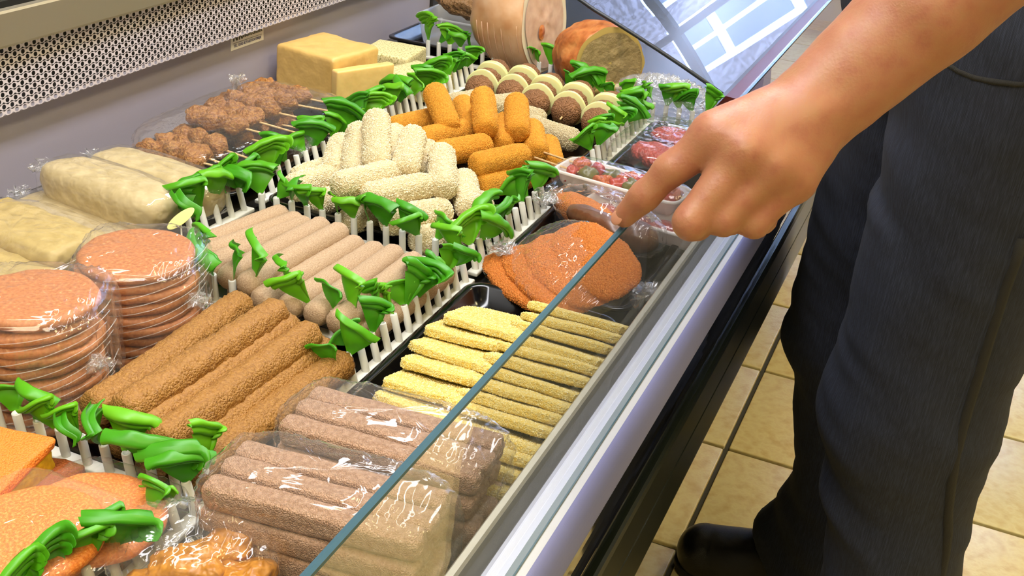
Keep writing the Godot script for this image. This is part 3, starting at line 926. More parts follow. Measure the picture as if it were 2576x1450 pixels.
func dividers():
	for k in 14: leaf_meshes.append(leaf_mesh(k))
	post_mesh = lathe(PackedVector2Array([Vector2(0.0036, 0), Vector2(0.0036, 0.0275), Vector2(0.0032, 0.0282), Vector2(0.0022, 0.0282), Vector2(0.0022, 0.018), Vector2(0, 0.018)]), 10)
	var y := 0.620
	var lx := Vector3(-0.28, 0, 0.0)
	var lz := Vector3(-0.1, 0, 0.15)
	var yx := 0.0
	var yz := PI / 2
	divider("leafy divider between the brown meat rods and the yellow crumbed squares", Vector3(-0.416, y, -0.705), Vector3(-0.416, y, -0.972), lx, along(14, 0.02, 0.98, yz, 1.2), 1)
	divider("leafy divider between the white croquettes and the orange cutlets", Vector3(-0.420, y, -0.985), Vector3(-0.420, y, -1.20), lx, along(8, 0.0, 0.95, yz, 1.25), 2)
	divider("leafy divider between the onion skewers and the red patties", Vector3(-0.412, y, -1.34), Vector3(-0.412, y, -1.585), lx, along(14, 0.0, 1.0, yz, 1.05), 3)
	divider("short leafy divider beside the wrapped meat bars", Vector3(-0.422, y, -0.375), Vector3(-0.422, y, -0.555), lx, along(9, 0.0, 1.0, yz, 1.05), 4)
	divider("leafy divider in front of the pale wrapped rolls", Vector3(-0.705, y, -0.885), Vector3(-0.705, y, -1.0), lx, along(8, 0.0, 1.0, yz, 1.3), 5)
	divider("leafy divider between the skewer tray, the cheese and the croquettes", Vector3(-0.708, y, -1.02), Vector3(-0.708, y, -1.62), lx, along(27, 0.0, 1.0, yz, 1.2), 6)
	divider("leafy divider between the brown rods and the corner tray of orange slices", Vector3(-0.70, y, -0.535), Vector3(-0.435, y, -0.535), lz, along(15, 0.0, 0.98, yx, 1.05), 7)
	divider("leafy divider between the brown rods and the pale rods", Vector3(-0.62, y + 0.014, -0.776), Vector3(-0.43, y + 0.014, -0.776), Vector3(0, 0, 0.1), along(8, 0.0, 1.0, yx, 1.4), 8)
	divider("leafy divider between the pale rods and the white croquettes", Vector3(-0.69, y, -0.988), Vector3(-0.435, y, -0.988), Vector3(0, 0, 0.1), along(13, 0.0, 1.0, yx, 1.15), 9)
	divider("leafy divider in front of the large cooked ham", Vector3(-0.84, y, -1.69), Vector3(-0.60, y, -1.69), Vector3(0, 0, 0.1), along(13, 0.0, 1.0, yx, 1.2), 10)
	divider("leafy divider in front of the crumpled cling film", Vector3(-0.56, y, -1.60), Vector3(-0.32, y, -1.60), Vector3(0, 0, 0.1), along(13, 0.0, 1.0, yx, 1.15), 11)

# ------------------------------------------------------------------ trays
func tray_mesh(w: float, l: float, h: float, cr: float, rim := 0.009, slope := 0.012) -> ArrayMesh:
	# rounded rectangle loops from the outer rim down to the floor and back up the outside; w along x, l along z
	var loops := [[0.0, h - 0.003], [0.0, h - 0.0008], [0.0015, h], [rim - 0.0015, h], [rim, h - 0.0015], [rim + slope * 0.45, h * 0.4], [rim + slope, 0.004], [rim + slope + 0.004, 0.0025], [w * 0.42, 0.0025]]
	var fn := func(u: float, v: float) -> Vector3:
		var lp: Array = loops[int(round(v * (loops.size() - 1)))]
		var inset: float = lp[0]
		var hx := maxf(w / 2 - inset, 0.002)
		var hz := maxf(l / 2 - inset, 0.002)
		var r := minf(maxf(cr - inset * 0.6, 0.004), minf(hx, hz) * 0.98)
		var q := int(u * 4.0) % 4
		var a := (u * 4.0 - floorf(u * 4.0)) * PI / 2.0 + q * PI / 2.0
		if u >= 1.0: a = 0.0; q = 0
		var sx: float = [1, -1, -1, 1][q]
		var sz: float = [1, 1, -1, -1][q]
		return Vector3(sx * (hx - r) + r * cos(a), lp[1], sz * (hz - r) + r * sin(a))
	return grid(fn, 40, loops.size() - 1, true, true)
func tray(label: String, c: Vector3, w: float, l: float, h: float, m: Material, yaw := 0.0, group := "", called := "black_tray"):
	var o := thing(called, label, "tray", c, group)
	o.rotation.y = yaw
	part(o, "shell", tray_mesh(w, l, h, 0.022), m)
	return o
func trays():
	var y := 0.6125
	tray("glossy black tray under the yellow crumbed squares", Vector3(-0.3275, y, -0.80), 0.163, 0.325, 0.018, M.black_plastic)
	tray("glossy black tray under the orange cutlets and the kebab trays", Vector3(-0.328, y, -1.125), 0.165, 0.30, 0.018, M.black_plastic)
	tray("glossy black tray under the red patties", Vector3(-0.325, y, -1.44), 0.15, 0.28, 0.022, M.black_plastic)
	tray("glossy black tray under the brown meat rods", Vector3(-0.50, y, -0.655), 0.155, 0.225, 0.012, M.black_plastic)
	tray("glossy black tray under the pale meat rods", Vector3(-0.555, y, -0.886), 0.25, 0.185, 0.014, M.black_plastic)
	tray("glossy black tray under the white and orange croquettes", Vector3(-0.563, y, -1.16), 0.262, 0.31, 0.022, M.black_plastic)
	tray("glossy black tray under the onion skewers", Vector3(-0.56, y, -1.46), 0.262, 0.26, 0.022, M.black_plastic)
	tray("black tray under the film covered satay sticks", Vector3(-0.822, y, -1.155), 0.19, 0.325, 0.022, M.black_plastic)
	tray("black tray in the corner under the orange slices", Vector3(-0.50, y, -0.405), 0.15, 0.22, 0.022, M.black_plastic)
	tray("black tray under the clear tub of dried meat", Vector3(-0.82, y, -1.82), 0.22, 0.20, 0.022, M.black_plastic)

# ------------------------------------------------------------------ rods
func between(px0: float, py0: float, h0: float, px1: float, py1: float, h1: float) -> Array:
	var a := aty(px0, py0, h0)
	var b := aty(px1, py1, h1)
	return [(a + b) / 2, b - a]
func rods():
	var r := 0.0142
	var brown := [[262, 1010, .664, 588, 782, .664], [318, 1040, .674, 690, 785, .674], [372, 1078, .660, 716, 830, .660], [432, 1098, .662, 755, 856, .662], [490, 1128, .646, 786, 905, .646], [545, 1150, .643, 812, 950, .643],
		[248, 1058, .640, 560, 830, .640], [330, 1098, .634, 650, 870, .634], [420, 1150, .632, 720, 930, .632]]
	var ms := []
	for k in 4: ms.append(rod(0.196, r, 0.0022, 150.0, Vector3(k * 1.7, k, 0.3), 4.5, 0.0012))
	for k in brown.size():
		var q: Array = brown[k]
		var ab := between(q[0], q[1], q[2], q[3], q[4], q[5])
		single("meat_rod", ms[k % 4], M.frikandel, "lumpy brown meat rod, " + ["second of the top layer from the burgers", "topmost one", "third of the top layer from the burgers", "fourth of the top layer from the burgers", "fifth of the top layer from the burgers", "next to the meat bars", "lower layer, second from the burgers", "lower layer, third from the burgers", "lower layer, nearest the meat bars"][k], "sausage", pose(ab[0], ab[1]).rotated_local(Vector3.RIGHT, k * 1.3), "brown meat rods in the black tray")
	var pale := [[505, 618, .652, 644, 566, .652], [530, 640, .654, 690, 578, .654], [556, 662, .652, 726, 586, .652], [584, 694, .664, 800, 576, .664], [616, 720, .668, 860, 584, .668],
		[662, 752, .660, 890, 622, .660], [716, 782, .660, 952, 628, .660], [776, 802, .662, 1004, 634, .662], [850, 815, .664, 1042, 658, .664], [900, 818, .648, 1066, 694, .648], [945, 815, .642, 1096, 706, .642],
		[600, 740, .640, 840, 620, .640], [690, 800, .640, 930, 660, .640]]
	var pm := []
	for k in 4: pm.append(rod(0.158, 0.0122, 0.0008, 170.0, Vector3(k * 2.7, k, 4.3), 2.6, 0.0006))
	for k in pale.size():
		var q: Array = pale[k]
		var ab := between(q[0], q[1], q[2], q[3], q[4], q[5])
		single("pale_rod", pm[k % 4], M.pale_rod, "pale beige meat rod, " + (["first", "second", "third", "fourth", "fifth", "sixth", "seventh", "eighth", "ninth", "tenth", "eleventh"][k] + " from the burger stacks" if k < 11 else ["lower layer under the fifth", "lower layer under the seventh"][k - 11]), "sausage", pose(ab[0], ab[1]).rotated_local(Vector3.RIGHT, k * 1.1), "pale beige rods in the black tray")

# ------------------------------------------------------------------ croquettes
func croquettes():
	var wm := []
	var om := []
	for k in 4:
		wm.append(rod(0.086, 0.0162, 0.0013, 170.0, Vector3(k * 3.1, 1, k), 2.6, 0.0006))
		om.append(rod(0.083, 0.0158, 0.0008, 190.0, Vector3(k * 2.3, 5, k), 2.8, 0.0005))
	var wc := []
	var oc := []
	for k in 4:
		wc.append(strew(wm[k], 2600, 0.00085, [lin(0.95, 0.9, 0.77), lin(0.9, 0.83, 0.66), lin(0.97, 0.94, 0.84)], 50 + k))
		oc.append(strew(om[k], 3600, 0.00056, [lin(0.9, 0.64, 0.2), lin(0.86, 0.57, 0.15), lin(0.95, 0.73, 0.3)], 60 + k))
	var gc := strew(wm[1], 2600, 0.0009, [lin(0.82, 0.77, 0.64), lin(0.76, 0.7, 0.56), lin(0.86, 0.82, 0.7)], 70)
	var W := [[905, 500, .672, 1093, 466, .672], [822, 478, .680, 1014, 428, .680], [948, 562, .652, 1144, 528, .652], [718, 478, .655, 872, 434, .655], [1052, 606, .634, 1190, 585, .634],
		[947, 395, .690, 948, 318, .712], [893, 418, .672, 900, 352, .690], [1022, 420, .686, 1036, 350, .700], [1118, 480, .672, 1108, 384, .690], [1184, 535, .652, 1164, 445, .662],
		[842, 420, .662, 858, 375, .668], [790, 512, .636, 905, 470, .640], [870, 552, .640, 1020, 520, .640], [985, 400, .668, 990, 350, .676], [1068, 440, .662, 1072, 380, .668], [760, 450, .640, 860, 415, .645], [1010, 470, .648, 1100, 440, .648], [1180, 580, .634, 1215, 500, .634]]
	for k in W.size():
		var q: Array = W[k]
		var ab := between(q[0], q[1], q[2], q[3], q[4], q[5])
		var cr = single("white_croquette", wm[k % 4], M.white_crumb, ["cream white croquette lying across the top of the heap", "cream white croquette lying across behind the topmost one", "cream white croquette lying across just above the pale rods", "cream white croquette lying by the satay divider", "cream white croquette at the foot of the heap by the cutlets", "cream white croquette pointing up, tallest of the heap", "cream white croquette pointing up beside the tallest one", "cream white croquette pointing up between the tallest one and the orange heap", "cream white croquette pointing up beside the orange croquettes", "cream white croquette leaning at the cutlets' side of the heap"][k] if k < 10 else "cream white croquette half hidden inside the heap", "croquette", pose(ab[0], ab[1]).rotated_local(Vector3.RIGHT, k * 0.9), "cream white croquettes heaped in the tray")
		coat(cr, wc[k % 4])
	var O := [[1176, 420, .672, 1336, 388, .672], [1196, 472, .650, 1345, 438, .650], [1072, 396, .676, 1250, 358, .676], [1056, 356, .676, 1180, 326, .676], [984, 326, .672, 1096, 300, .672],
		[1122, 305, .690, 1100, 248, .706], [1222, 320, .694, 1214, 246, .712], [1302, 330, .684, 1298, 260, .700], [1186, 318, .676, 1166, 272, .684], [1262, 362, .668, 1272, 310, .676], [1352, 392, .662, 1336, 316, .672],
		[1390, 420, .640, 1378, 360, .644], [1180, 392, .650, 1290, 350, .650], [1090, 330, .652, 1200, 300, .652], [1240, 440, .640, 1350, 410, .640], [1000, 350, .650, 1090, 320, .650], [1310, 372, .648, 1330, 320, .652]]
	for k in O.size():
		var q: Array = O[k]
		var ab := between(q[0], q[1], q[2], q[3], q[4], q[5])
		var cr = single("orange_croquette", om[k % 4], M.orange_crumb, ["orange croquette lying across the front of the heap, uppermost", "orange croquette lying across the front of the heap, lowest", "orange croquette lying between the white ones and the uppermost orange one", "orange croquette lying second from the white heap", "orange croquette lying next to the cheese divider", "orange croquette pointing up next to the cheese divider", "orange croquette pointing up in the middle, tallest of the heap", "orange croquette pointing up nearest the onion skewers", "orange croquette leaning behind the tallest one", "orange croquette lying under the tallest one", "orange croquette leaning at the kebab trays' side"][k] if k < 11 else "orange croquette half hidden inside the heap", "croquette", pose(ab[0], ab[1]).rotated_local(Vector3.RIGHT, k * 0.9), "orange croquettes heaped in the tray")
		coat(cr, oc[k % 4])
	for q in [[1335, 318, .640, 1440, 352, .636], [1150, 262, .652, 1210, 250, .650], [1262, 275, .645, 1345, 300, .642], [1240, 268, .655, 1290, 262, .650]]:
		var ab := between(q[0], q[1], q[2], q[3], q[4], q[5])
		var cr = single("grey_croquette", wm[1], M.grey_crumb, "greyish coarse crumbed croquette behind the orange heap", "croquette", pose(ab[0], ab[1]), "greyish croquettes behind the orange ones")
		coat(cr, gc)

# ------------------------------------------------------------------ onion and meatball skewers
func onion_ring_mesh() -> ArrayMesh:
	# a slice of onion: flat disc of nested rings, local x is its axis
	var s := st_new()
	var pr := PackedVector2Array([Vector2(0, 0.0012), Vector2(0.012, 0.0014), Vector2(0.0125, 0.0009), Vector2(0.013, 0.0016), Vector2(0.0195, 0.0018), Vector2(0.020, 0.001), Vector2(0.0205, 0.0019), Vector2(0.0255, 0.002), Vector2(0.0268, 0.0014), Vector2(0.0272, 0.0), Vector2(0.0268, -0.0014), Vector2(0.0255, -0.002), Vector2(0, -0.0016)])
	var n := pr.size() - 1
	var fn := func(u: float, v: float) -> Vector3:
		var p := pr[int(round(v * n))]
		var k := 1.0 + 0.03 * sin(u * TAU * 2.0 + 1.0)
		p.x *= 0.97
		return Vector3(p.y + 0.0016 * cos(u * TAU * 2.0) * p.x / 0.027, p.x * k * cos(u * TAU), p.x * sin(u * TAU) / k)
	grid_into(s, fn, 32, n, true, false, 0)
	return commit(s)
func onion_skewers():
	var ball := blob(Vector3(0.0212, 0.0216, 0.0216), 0.0018, 110.0, Vector3(2, 2, 2), 24, 16)
	var ring := onion_ring_mesh()
	var stick := tube(PackedVector3Array([Vector3(-0.03, 0, 0), Vector3(0.085, 0, 0)]), 0.0014, 6)
	var fr := [[1206, 226, 1252, 182], [1284, 238, 1326, 196], [1346, 262, 1392, 212], [1424, 282, 1470, 226], [1500, 310, 1552, 250]]
	for k in 5:
		var q: Array = fr[k]
		var a := aty(q[0], q[1], 0.6445)
		var b := aty(q[2], q[3], 0.652)
		var d := (b - a).normalized()
		var o := thing("onion_skewer", "skewer of meatballs and onion slices, %s from the cheese" % ["first", "second", "third", "fourth", "fifth"][k], "skewer", a, "onion and meatball skewers")
		o.transform = pose(a, d)
		var x := 0.0
		part(o, "stick", stick, M.wood)
		part(o, "meatball", ball, M.meat_ball)
		part(o, "onion_slice", ring, M.onion, at(Vector3(0.0145, 0, 0)))
		part(o, "meatball", ball, M.meat_ball, Transform3D(Basis(Vector3.RIGHT, 1.0), Vector3(0.034, 0, 0)))
		part(o, "onion_slice", ring, M.onion, Transform3D(Basis(Vector3.RIGHT, 1.0), Vector3(0.0505, 0, 0)))
		part(o, "onion_slice", ring, M.onion, Transform3D(Basis(Vector3.RIGHT, 2.0), Vector3(0.0575, 0, 0)))
		part(o, "meatball", ball, M.meat_ball, Transform3D(Basis(Vector3.RIGHT, 2.0), Vector3(0.0735, 0, 0)))
func blob(r: Vector3, amp: float, freq: float, off: Vector3, nu := 20, nv := 14, sharp := 1.0) -> ArrayMesh:
	var fn := func(u: float, v: float) -> Vector3:
		var a := u * TAU
		var b := (v - 0.5) * PI
		var cb := pow(absf(cos(b)), sharp)
		var sb := signf(sin(b)) * pow(absf(sin(b)), sharp)
		var ca := signf(cos(a)) * pow(absf(cos(a)), sharp)
		var sa := signf(sin(a)) * pow(absf(sin(a)), sharp)
		var p := Vector3(r.x * cb * ca, r.y * sb, r.z * cb * sa)
		return p + p.normalized() * (n3(p + off, freq) * 0.65 + n3(p + off, freq * 2.4) * 0.35) * amp
	return grid(fn, nu, nv, true, true)

# ------------------------------------------------------------------ cling film
# a stretched skin over a package: superellipsoid-like cover of half sizes r with folds
func film(r: Vector3, sharp: float, amp: float, seedv: float, bottom := -0.9, dirs := Vector3(1, 0.25, 1)) -> ArrayMesh:
	var off := Vector3(seedv, seedv * 0.7, -seedv)
	var fn := func(u: float, v: float) -> Vector3:
		var a := u * TAU
		var b := lerpf(asin(bottom), PI / 2, v)
		var cb := pow(absf(cos(b)), sharp)
		var sb := signf(sin(b)) * pow(absf(sin(b)), sharp)
		var ca := signf(cos(a)) * pow(absf(cos(a)), sharp)
		var sa := signf(sin(a)) * pow(absf(sin(a)), sharp)
		var p := Vector3(r.x * cb * ca, r.y * sb, r.z * cb * sa)
		var q := p * dirs + off
		var f1 := 1.0 - absf(n3(q, 38.0)) * 2.0          # sharp ridges
		var f2 := 1.0 - absf(n3((q + Vector3(4, 4, 4)) * Vector3(1.0, 1.0, 0.35), 150.0)) * 2.0
		var f3 := n3(q, 300.0)
		return p + p.normalized() * amp * (0.35 + 0.5 * f1 + 0.32 * f2 + 0.14 * f3)
	return grid(fn, 150, 76, true, true)
func film_tuft(size: float, seedv: float) -> ArrayMesh:   # gathered, crumpled end of a bag
	var off := Vector3(seedv, 0, seedv * 2)
	var fn := func(u: float, v: float) -> Vector3:
		var a := u * TAU
		var r := size * (0.25 + 0.75 * v) * (0.6 + 0.5 * sin(a * 7.0 + seedv) + 0.35 * sin(a * 13.0 + seedv * 3.0))
		var p := Vector3(size * 1.4 * v, r * cos(a) * 0.5, r * sin(a))
		return p + Vector3(n3(p + off, 160), n3(p + off * 2.0, 160), n3(p - off, 160)) * size * 0.5 * v
	return grid(fn, 60, 12, true, false)

# ------------------------------------------------------------------ front lane
func slab_mesh(w: float, l: float, t: float, seedv: float, point := 0.0) -> ArrayMesh:
	# a flat crumbed pastry: rounded square, slightly pillowed
	var fn := func(u: float, v: float) -> Vector3:
		var a := u * TAU
		var b := lerpf(-PI / 2, PI / 2, v)
		var ca := signf(cos(a)) * pow(absf(cos(a)), 0.3)
		var sa := signf(sin(a)) * pow(absf(sin(a)), 0.3)
		var cb := pow(absf(cos(b)), 0.25)
		var p := Vector3(w / 2 * cb * ca, t / 2 * signf(sin(b)) * pow(absf(sin(b)), 0.4), l / 2 * cb * sa)
		p.x += point * p.z
		var q := p + Vector3(seedv, seedv, 0)
		p.y += 0.0009 * n3(q, 25.0)
		return p + Vector3(p.x, p.y * 4.0, p.z).normalized() * 0.0012 * n3(q, 330.0)
	return grid(fn, 80, 22, true, true)
func front_lane():
	var sm := []
	for k in 3: sm.append(slab_mesh(0.078, 0.076, 0.0095, k * 3.7))
	var sw := []
	for k in 3: sw.append(slab_mesh(0.098, 0.072, 0.0092, k * 5.1 + 1.0))
	var ycols := [lin(0.95, 0.9, 0.66), lin(0.93, 0.84, 0.5), lin(0.92, 0.78, 0.34), lin(0.96, 0.93, 0.76)]
	var yc := []
	var yw := []
	for k in 3:
		yc.append(strew(sm[k], 4200, 0.0006, ycols, 80 + k))
		yw.append(strew(sw[k], 4600, 0.0006, ycols, 84 + k))
	var nth := ["first", "second", "third", "fourth", "fifth", "sixth", "seventh", "eighth", "ninth", "tenth", "eleventh", "twelfth", "thirteenth", "fourteenth"]
	# left column of yellow squares, each on the back of the next (pixel of the near left corner, height, tilt)
	var left := [[1105, 802, .657, .3], [1057, 834, .653, .33], [1016, 868, .655, .36], [996, 912, .655, .36], [950, 968, .656, .34], [926, 998, .651, .38], [920, 1046, .651, .36], [900, 1085, .649, .36]]
	for k in left.size():
		var q: Array = left[k]
		var tip := aty(q[0], q[1], q[2])
		var b := Basis(Vector3.UP, 0.05 + 0.07 * sin(k * 2.1)) * Basis(Vector3.RIGHT, -q[3])
		var sq = single("crumbed_square", sm[k % 3], M.yellow_crumb, "yellow crumbed pastry square lying flat beside the divider, %s from the cutlets" % nth[k], "pastry", Transform3D(b, tip - b * Vector3(-0.039, 0, 0.038)), "yellow squares laid flat beside the divider")
		coat(sq, yc[k % 3])
	# right column, standing more upright along the rail
	var t0 := aty(1318, 764, 0.660)
	var t1 := aty(1048, 1084, 0.656)
	for k in 14:
		var t := k / 11.0
		var tip := Vector3(lerpf(t0.x, t1.x, t) + 0.002 * sin(k * 1.9), lerpf(t0.y, t1.y, t), lerpf(t0.z, t1.z, t) + 0.002 * sin(k * 2.7))
		var b := Basis(Vector3.UP, 0.0 + 0.035 * sin(k * 1.7)) * Basis(Vector3.RIGHT, -0.5 + 0.03 * sin(k * 2.9))
		var sq = single("crumbed_square", sw[(k + 1) % 3], M.yellow_crumb, "yellow crumbed pastry square standing tilted along the rail, %s from the cutlets" % nth[k], "pastry", Transform3D(b, tip - b * Vector3(-0.049, 0, 0.036)), "yellow squares standing in a row")
		coat(sq, yw[(k + 1) % 3])
	# wrapped meat bars
	var bar := rbox(Vector3(0.152, 0.0185, 0.0195), 0.0055, 6, 0.0022, 70.0, Vector3(1, 2, 3))
	var bar2 := rbox(Vector3(0.150, 0.0185, 0.0195), 0.0055, 6, 0.0022, 70.0, Vector3(6, 2, 3))
	var packs := [[Vector3(-0.310, 0.6135, -0.519), 0.10, "film wrapped stack of brown meat bars with a red spot of print", 0.0], [Vector3(-0.306, 0.6135, -0.600), 0.06, "film wrapped stack of brown meat bars behind another such pack", 1.5]]
	for pk in packs:
		var o := thing("wrapped_meat_bars", pk[2], "meat pack", pk[0], "film wrapped packs of meat bars")
		o.rotation.y = pk[1]
		for j in 4:
			for i in 3:
				part(o, "meat_bar", bar if (i + j) % 2 == 0 else bar2, M.meat_bar, Transform3D(Basis(Vector3.UP, 0.02 * sin(i * 3 + j * 5)), Vector3(0.004 * sin(j * 2.0), 0.0125 + j * 0.0195, (i - 1) * 0.0208 + 0.002 * sin(j))))
		part(o, "film_wrap", film(Vector3(0.083, 0.0445, 0.036), 0.42, 0.0042, 3.0 + pk[3], -0.95, Vector3(1.2, 1, 0.5)), M.film, at(Vector3(0, 0.0485, 0)), "clear wrinkled cling film")
	# orange breaded cutlets in film
	var cm := []
	for k in 3: cm.append(blob(Vector3(0.072, 0.0105, 0.034), 0.003, 45.0, Vector3(k * 3, 1, 0), 44, 20, 0.85))
	var cut := thing("wrapped_cutlets", "film wrapped orange breaded cutlets fanned out in the black tray", "meat pack", aty(1450, 690, 0.634))
	var cp := [[1346, 716, .631, -0.60, 0.08], [1392, 702, .645, -0.66, 0.26], [1444, 680, .660, -0.70, 0.42], [1504, 656, .676, -0.76, 0.52]]
	for k in cp.size():
		var q: Array = cp[k]
		var p := aty(q[0], q[1], q[2])
		var ct := part(cut, "cutlet", cm[k % 3], M.schnitzel, Transform3D(Basis(Vector3.UP, q[3]) * Basis(Vector3.RIGHT, q[4]), p - cut.position + Vector3(-0.005, 0, 0)))
		coat(ct, strew(cm[k % 3], 4200, 0.0007, [lin(0.84, 0.5, 0.19), lin(0.78, 0.43, 0.14), lin(0.88, 0.58, 0.28)], 90 + k))
	part(cut, "film_wrap", film(Vector3(0.077, 0.020, 0.053), 0.85, 0.0042, 9.0, -0.3), M.film, Transform3D(Basis(Vector3.UP, -0.70) * Basis(Vector3.RIGHT, 0.46), aty(1440, 676, .658) - cut.position), "clear wrinkled cling film")
	part(cut, "film_end", film_tuft(0.02, 2.0), M.film, Transform3D(Basis(Vector3.UP, -0.6), aty(1600, 715, 0.655) - cut.position))
	part(cut, "film_end", film_tuft(0.016, 3.0), M.film, Transform3D(Basis(Vector3.UP, 2.4), aty(1285, 640, 0.65) - cut.position))
	# bag with sausages next to it
	var bag := thing("bagged_sausages", "clear bag with an orange cutlet and a dark sausage before the kebab trays", "meat pack", aty(1530, 565, 0.64))
	for q in [[1470, 535, .642, -0.5, M.schnitzel, 0.05, 0.016], [1590, 590, .645, -0.4, M.sausage, 0.034, 0.017], [1500, 560, .648, -0.45, M.sausage, 0.045, 0.013]]:
		part(bag, "meat_piece", blob(Vector3(q[5], q[6], q[6] * 1.2), 0.002, 50.0, Vector3(q[5], 2, 1), 26, 16, 0.85), q[4], Transform3D(Basis(Vector3.UP, q[3]), aty(q[0], q[1], q[2]) - bag.position))
	part(bag, "film_bag", film(Vector3(0.078, 0.026, 0.03), 0.8, 0.005, 15.0, -0.9), M.film, Transform3D(Basis(Vector3.UP, -0.45), Vector3(0, 0.006, 0)), "clear crinkled plastic bag")
	part(bag, "film_end", film_tuft(0.018, 5.0), M.film, Transform3D(Basis(Vector3.UP, 2.5), aty(1400, 510, 0.65) - bag.position))
	# white trays of kebab sticks under film
	var spots := [[1560, 500, .640, "white foam tray of red and green pepper kebabs under film"], [1628, 592, .622, "white foam tray of pinkish meat beside the pepper kebabs"]]
	for k in 2:
		var q: Array = spots[k]
		var c := aty(q[0], q[1], q[2])
		var o := thing("kebab_tray", q[3], "tray", c)
		o.rotation.y = -0.13
		part(o, "shell", tray_mesh(0.165, 0.062, 0.026, 0.014, 0.004, 0.008), M.white_tray)
		if k == 0:
			for j in 7:
				var x := -0.060 + j * 0.020
				for zz in [-0.012, 0.012]:
					var kind := (j + (1 if zz > 0 else 0)) % 3
					part(o, "kebab_piece", blob(Vector3(0.0105 - 0.0035 * (kind % 2), 0.012, 0.0125), 0.006, 70.0, Vector3(j, zz * 99, 2), 16, 12, 0.7), [M.shash_meat, M.pepper_red, M.pepper_green][kind], Transform3D(Basis(Vector3.UP, j * 0.8), Vector3(x, 0.0175 + 0.002 * sin(j * 2.0), zz)))
			for zz in [-0.012, 0.012]:
				part(o, "stick", tube(PackedVector3Array([Vector3(-0.115, 0.026, zz), Vector3(0.075, 0.017, zz)]), 0.0013, 6), M.wood)
			part(o, "film_wrap", film(Vector3(0.086, 0.0185, 0.035), 0.5, 0.0022, 21.0, -0.9, Vector3(0.5, 1, 1.3)), M.film, at(Vector3(0, 0.0145, 0)), "clear stretched film")
		else:
			for j in 4:
				part(o, "meat_piece", blob(Vector3(0.021, 0.010, 0.02), 0.003, 60.0, Vector3(j, 4, 2), 18, 12), M.red_meat, at(Vector3(-0.056 + j * 0.037, 0.011, 0)))
			part(o, "film_wrap", film(Vector3(0.086, 0.0165, 0.034), 0.5, 0.0018, 25.0, -0.9, Vector3(0.5, 1, 1.3)), M.film, at(Vector3(0, 0.0135, 0)), "clear stretched film")
	# red patties under film
	var rp := thing("wrapped_red_patties", "film covered red minced patties on the black tray", "meat pack", aty(1680, 385, 0.632))
	for q in [[1640, 385, .636], [1690, 345, .636], [1700, 400, .632], [1745, 370, .634], [1665, 400, .634]]:
		part(rp, "patty", blob(Vector3(0.029, 0.013, 0.026), 0.003, 60.0, Vector3(q[0], 1, 1), 24, 14, 0.9), M.red_meat, at(aty(q[0], q[1], q[2]) - rp.position))
	part(rp, "film_wrap", film(Vector3(0.074, 0.024, 0.105), 0.6, 0.0028, 31.0, -0.15, Vector3(0.6, 1, 1.2)), M.film, at(Vector3(0.004, 0.004, 0.0)), "clear stretched film")

# ------------------------------------------------------------------ stacks of patties
func patties():
	var pm := []
	for k in 3:
		pm.append(patty_mesh(0.0495, 0.0095, k * 4.0))
	var stacks := [[Vector3(-0.618, 0.6135, -0.591), Vector3(0.0, 0, 0), "film wrapped stack of round red brown burger patties by the green leaves", 10], [Vector3(-0.618, 0.6135, -0.713), Vector3(0.0, 0, 0), "film wrapped stack of burger patties beside the pale wrapped slabs", 9]]
	for i in 2:
		var q: Array = stacks[i]
		var o := thing("wrapped_burgers", q[2], "meat pack", q[0], "film wrapped stacks of burger patties")
		var n: int = q[3]
		for j in n:
			var t := Vector3(-0.0003 * j + 0.002 * sin(j * 2.3 + i), 0.0055 + j * 0.0104, 0.0003 * j + 0.002 * cos(j * 1.7))
			part(o, "burger_patty", pm[j % 3], M.patty, Transform3D(Basis(Vector3.UP, j * 1.1) * Basis(Vector3.RIGHT, 0.03 * sin(j * 3.0)), t))
		part(o, "film_wrap", film(Vector3(0.0545, n * 0.0052 + 0.003, 0.0545), 0.38, 0.0035, 40.0 + i * 3, -0.9, Vector3(1.0, 0.5, 1.0)), M.film, Transform3D(Basis(Vector3.UP, 0.5), Vector3(0.0, n * 0.0052 + 0.0035, 0.0)), "clear wrinkled cling film")
		var top := n * 0.0104 + 0.006
		var skirt := func(u: float, v: float) -> Vector3:
			var an := lerpf(-0.75, 1.1, u)
			var wr := sin(u * 61.0 + sin(u * 17.0) * 2.0) * 0.0022 + sin(u * 143.0) * 0.001
			var rr := lerpf(0.0560, 0.0590, v) + wr * 0.7 * sin(v * PI * 0.9 + 0.2)
			return Vector3(cos(an) * rr, lerpf(top, 0.004, v), sin(an) * rr)
		part(o, "film_skirt", grid(skirt, 90, 8, false, false), M.film, Transform3D(), "pleated stretched film")
		for j in 2:
			part(o, "film_end", film_tuft(0.011, j + i * 7.0), M.film, Transform3D(Basis(Vector3.UP, -0.5) * Basis(Vector3.BACK, -0.3), Vector3(0.052, 0.03 + 0.035 * j, 0.018 - 0.02 * j)))
		for j in 11:                                     # taut folds of the film, slanting round the stack
			var pts := PackedVector3Array()
			var a0 := 1.55 - 0.12 * (j % 3)
			var a1 := -0.15 - 0.1 * (j % 4)
			var lo := 0.004 + j * 0.0085
			for w in 11:
				var t := w / 10.0
				var an := lerpf(a0, a1, t)
				var rr := 0.0580 + 0.0022 * t + 0.001 * sin(t * 6.0 + j)
				pts.append(Vector3(cos(an) * rr, lo + 0.034 * t * (1.0 - 0.05 * j), sin(an) * rr))
			part(o, "film_fold", tube(pts, 0.00045, 5), M.film_milky)
